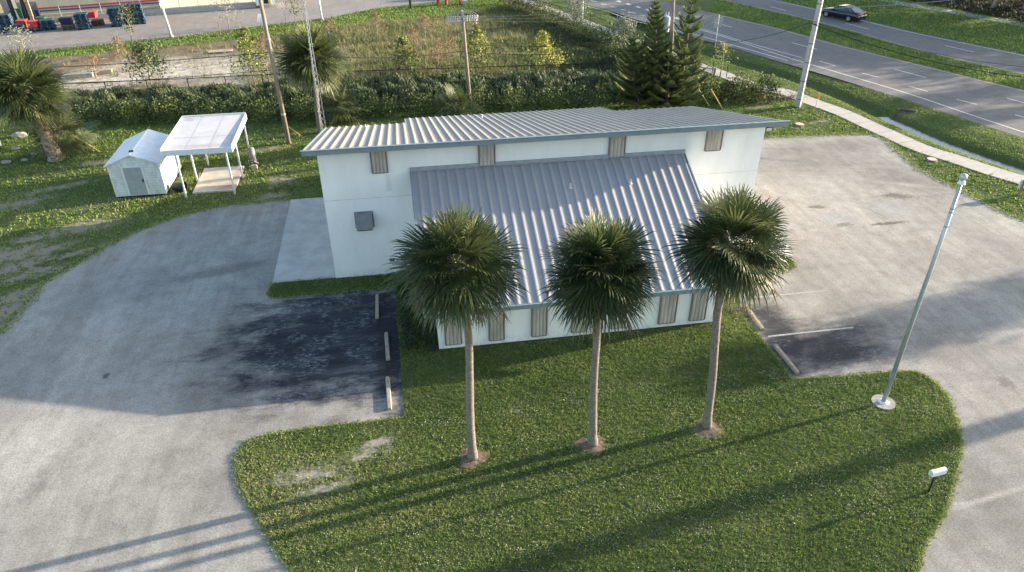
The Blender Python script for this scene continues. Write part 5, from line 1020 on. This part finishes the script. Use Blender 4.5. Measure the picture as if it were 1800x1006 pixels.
K = thing('utility_kiosk', a0+uW*(LW+12), 'white block with a yellow framed dark door at the end of the ramp', 'kiosk'); obj('wall', slab(a0, LW+10.7, LW+12.9, .2, 2.6, .35, 3.4), mWhiteM, K)
obj('door', slab(a0, LW+11.6, LW+12.1, .14, .19, .5, 2.4), mBlack, K); obj('door_frame', slab(a0, LW+12.12, LW+12.4, .1, .19, .4, 2.5), mYel, K)
# pallets
mPal = M('blue_pallet_paint', (.055, .115, .17), (.03, .06, .09), 5, .8); mPalW = M('brown_pallet_wood', (.22, .17, .12), (.14, .105, .075), 5, .9)
def pallet(mat):
    mb = MB()
    for i in range(6): y = -.5+i*.2; mb.box(-.6, .6, y-.07, y+.07, .12, .142)
    for x in (-.55, 0, .55): mb.box(x-.05, x+.05, -.57, .57, .022, .118)
    for y in (-.5, 0, .5): mb.box(-.6, .6, y-.06, y+.06, 0, .02)
    return mb
stacks = [((12, 58), 12, 0, 'at the left edge of the photo'), ((62, 56), 2, 0, 'under the square red tote'), ((85, 54), 7, 0, 'right of the red totes'), ((146, 53), 11, 0, 'right of the navy crate'), ((118, 53), 3, 1, 'under the navy crate'), ((172, 46), 4, 1, 'under the red crate'), ((205, 48), 13, 0, 'left of the staked tree'), ((228, 43), 13, 0, 'behind the staked tree'), ((244, 43), 14, 0, 'last on the right, the tallest'), ((32, 57), 5, 0, 'behind the rounded red tote')]
pp = {}; ang = math.atan2(uW.y, uW.x)
for (b_, n, wd, l) in stacks:
    g = G(*b_); r = random.Random(int(b_[0]))
    for k in range(n):
        key = wd
        if key not in pp: o = obj('pallet', pallet(mPalW if wd else mPal), mPalW if wd else mPal); pp[key] = o
        else: o = pp[key].copy(); COL.objects.link(o)
        o.location = (g.x+r.gauss(0, .05), g.y+.5+r.gauss(0, .05), .01+.15*k); o.rotation_euler = (0, 0, ang+r.gauss(0, .04)); o.scale = (1.0, 1.0, 1)
        tag(o, ('brown' if wd else 'blue')+' pallet in the stack '+l, 'pallet', 'pallets in the stack '+l)
def tote(b_, z, sx, sy, sz, mat, label, cat='tote'):
    g = G(*b_); T = thing('storage_tote', (g.x, g.y+.5, z), label, cat); c = (g.x, g.y+.5)
    mb = MB(); vs = [(c[0]+x*k*sx/2, c[1]+y*k*sy/2, z+zz) for zz, k in ((0, .86), (sz, 1)) for x, y in ((-1, -1), (1, -1), (1, 1), (-1, 1))]; mb.add(vs, [(3, 2, 1, 0), (0, 1, 5, 4), (1, 2, 6, 5), (2, 3, 7, 6), (3, 0, 4, 7), (4, 5, 6, 7)]); obj('body', mb, mat, T); obj('rim', MB().obox((c[0], c[1], z+sz+.03), sx+.06, sy+.06, .06, 0), mat, T)
mRt = M('red_plastic', (.62, .07, .07), rough=.5); mGt = M('green_plastic', (.025, .13, .08), rough=.5); mNv = M('navy_plastic', (.02, .025, .07), rough=.5)
tote((60, 55), .32, 1.0, .85, .6, mRt, 'square red tote on the low pallets'); tote((40, 54), .3, .9, .9, .65, mRt, 'smaller red tote left of the square one'); tote((38, 44), .02, .7, .6, 1.6, mGt, 'green bin standing behind the red totes', 'bin'); tote((74, 50), .02, .9, .8, 1.0, mGt, 'low green bin right of the square red tote', 'bin')
tote((118, 52), .47, 1.2, .8, .6, mNv, 'navy crate on the brown pallets', 'crate'); tote((70, 45), .02, .4, .4, 1.5, mNv, 'narrow dark purple bin by the dock columns', 'bin'); tote((163, 42), .6, 1.0, .9, .55, mRt, 'dark red crate on the brown pallets', 'crate')
g = G(313, 43); 
g = G(458, 40); T = thing('trash_item', g, 'small crumpled white board on the grass beside the tall wooden pole', 'rubbish'); T.name = 'discarded_board'; obj('sheet', MB().add([(g.x-.4, g.y, .02), (g.x+.4, g.y, .02), (g.x+.3, g.y+.5, .75), (g.x-.2, g.y+.5, .85), (g.x-.4, g.y+.03, .02), (g.x+.4, g.y+.03, .02), (g.x+.3, g.y+.53, .75), (g.x-.2, g.y+.53, .85)], [(0, 1, 2, 3), (7, 6, 5, 4), (0, 4, 5, 1), (1, 5, 6, 2), (2, 6, 7, 3), (3, 7, 4, 0)]), mWhiteM, T)
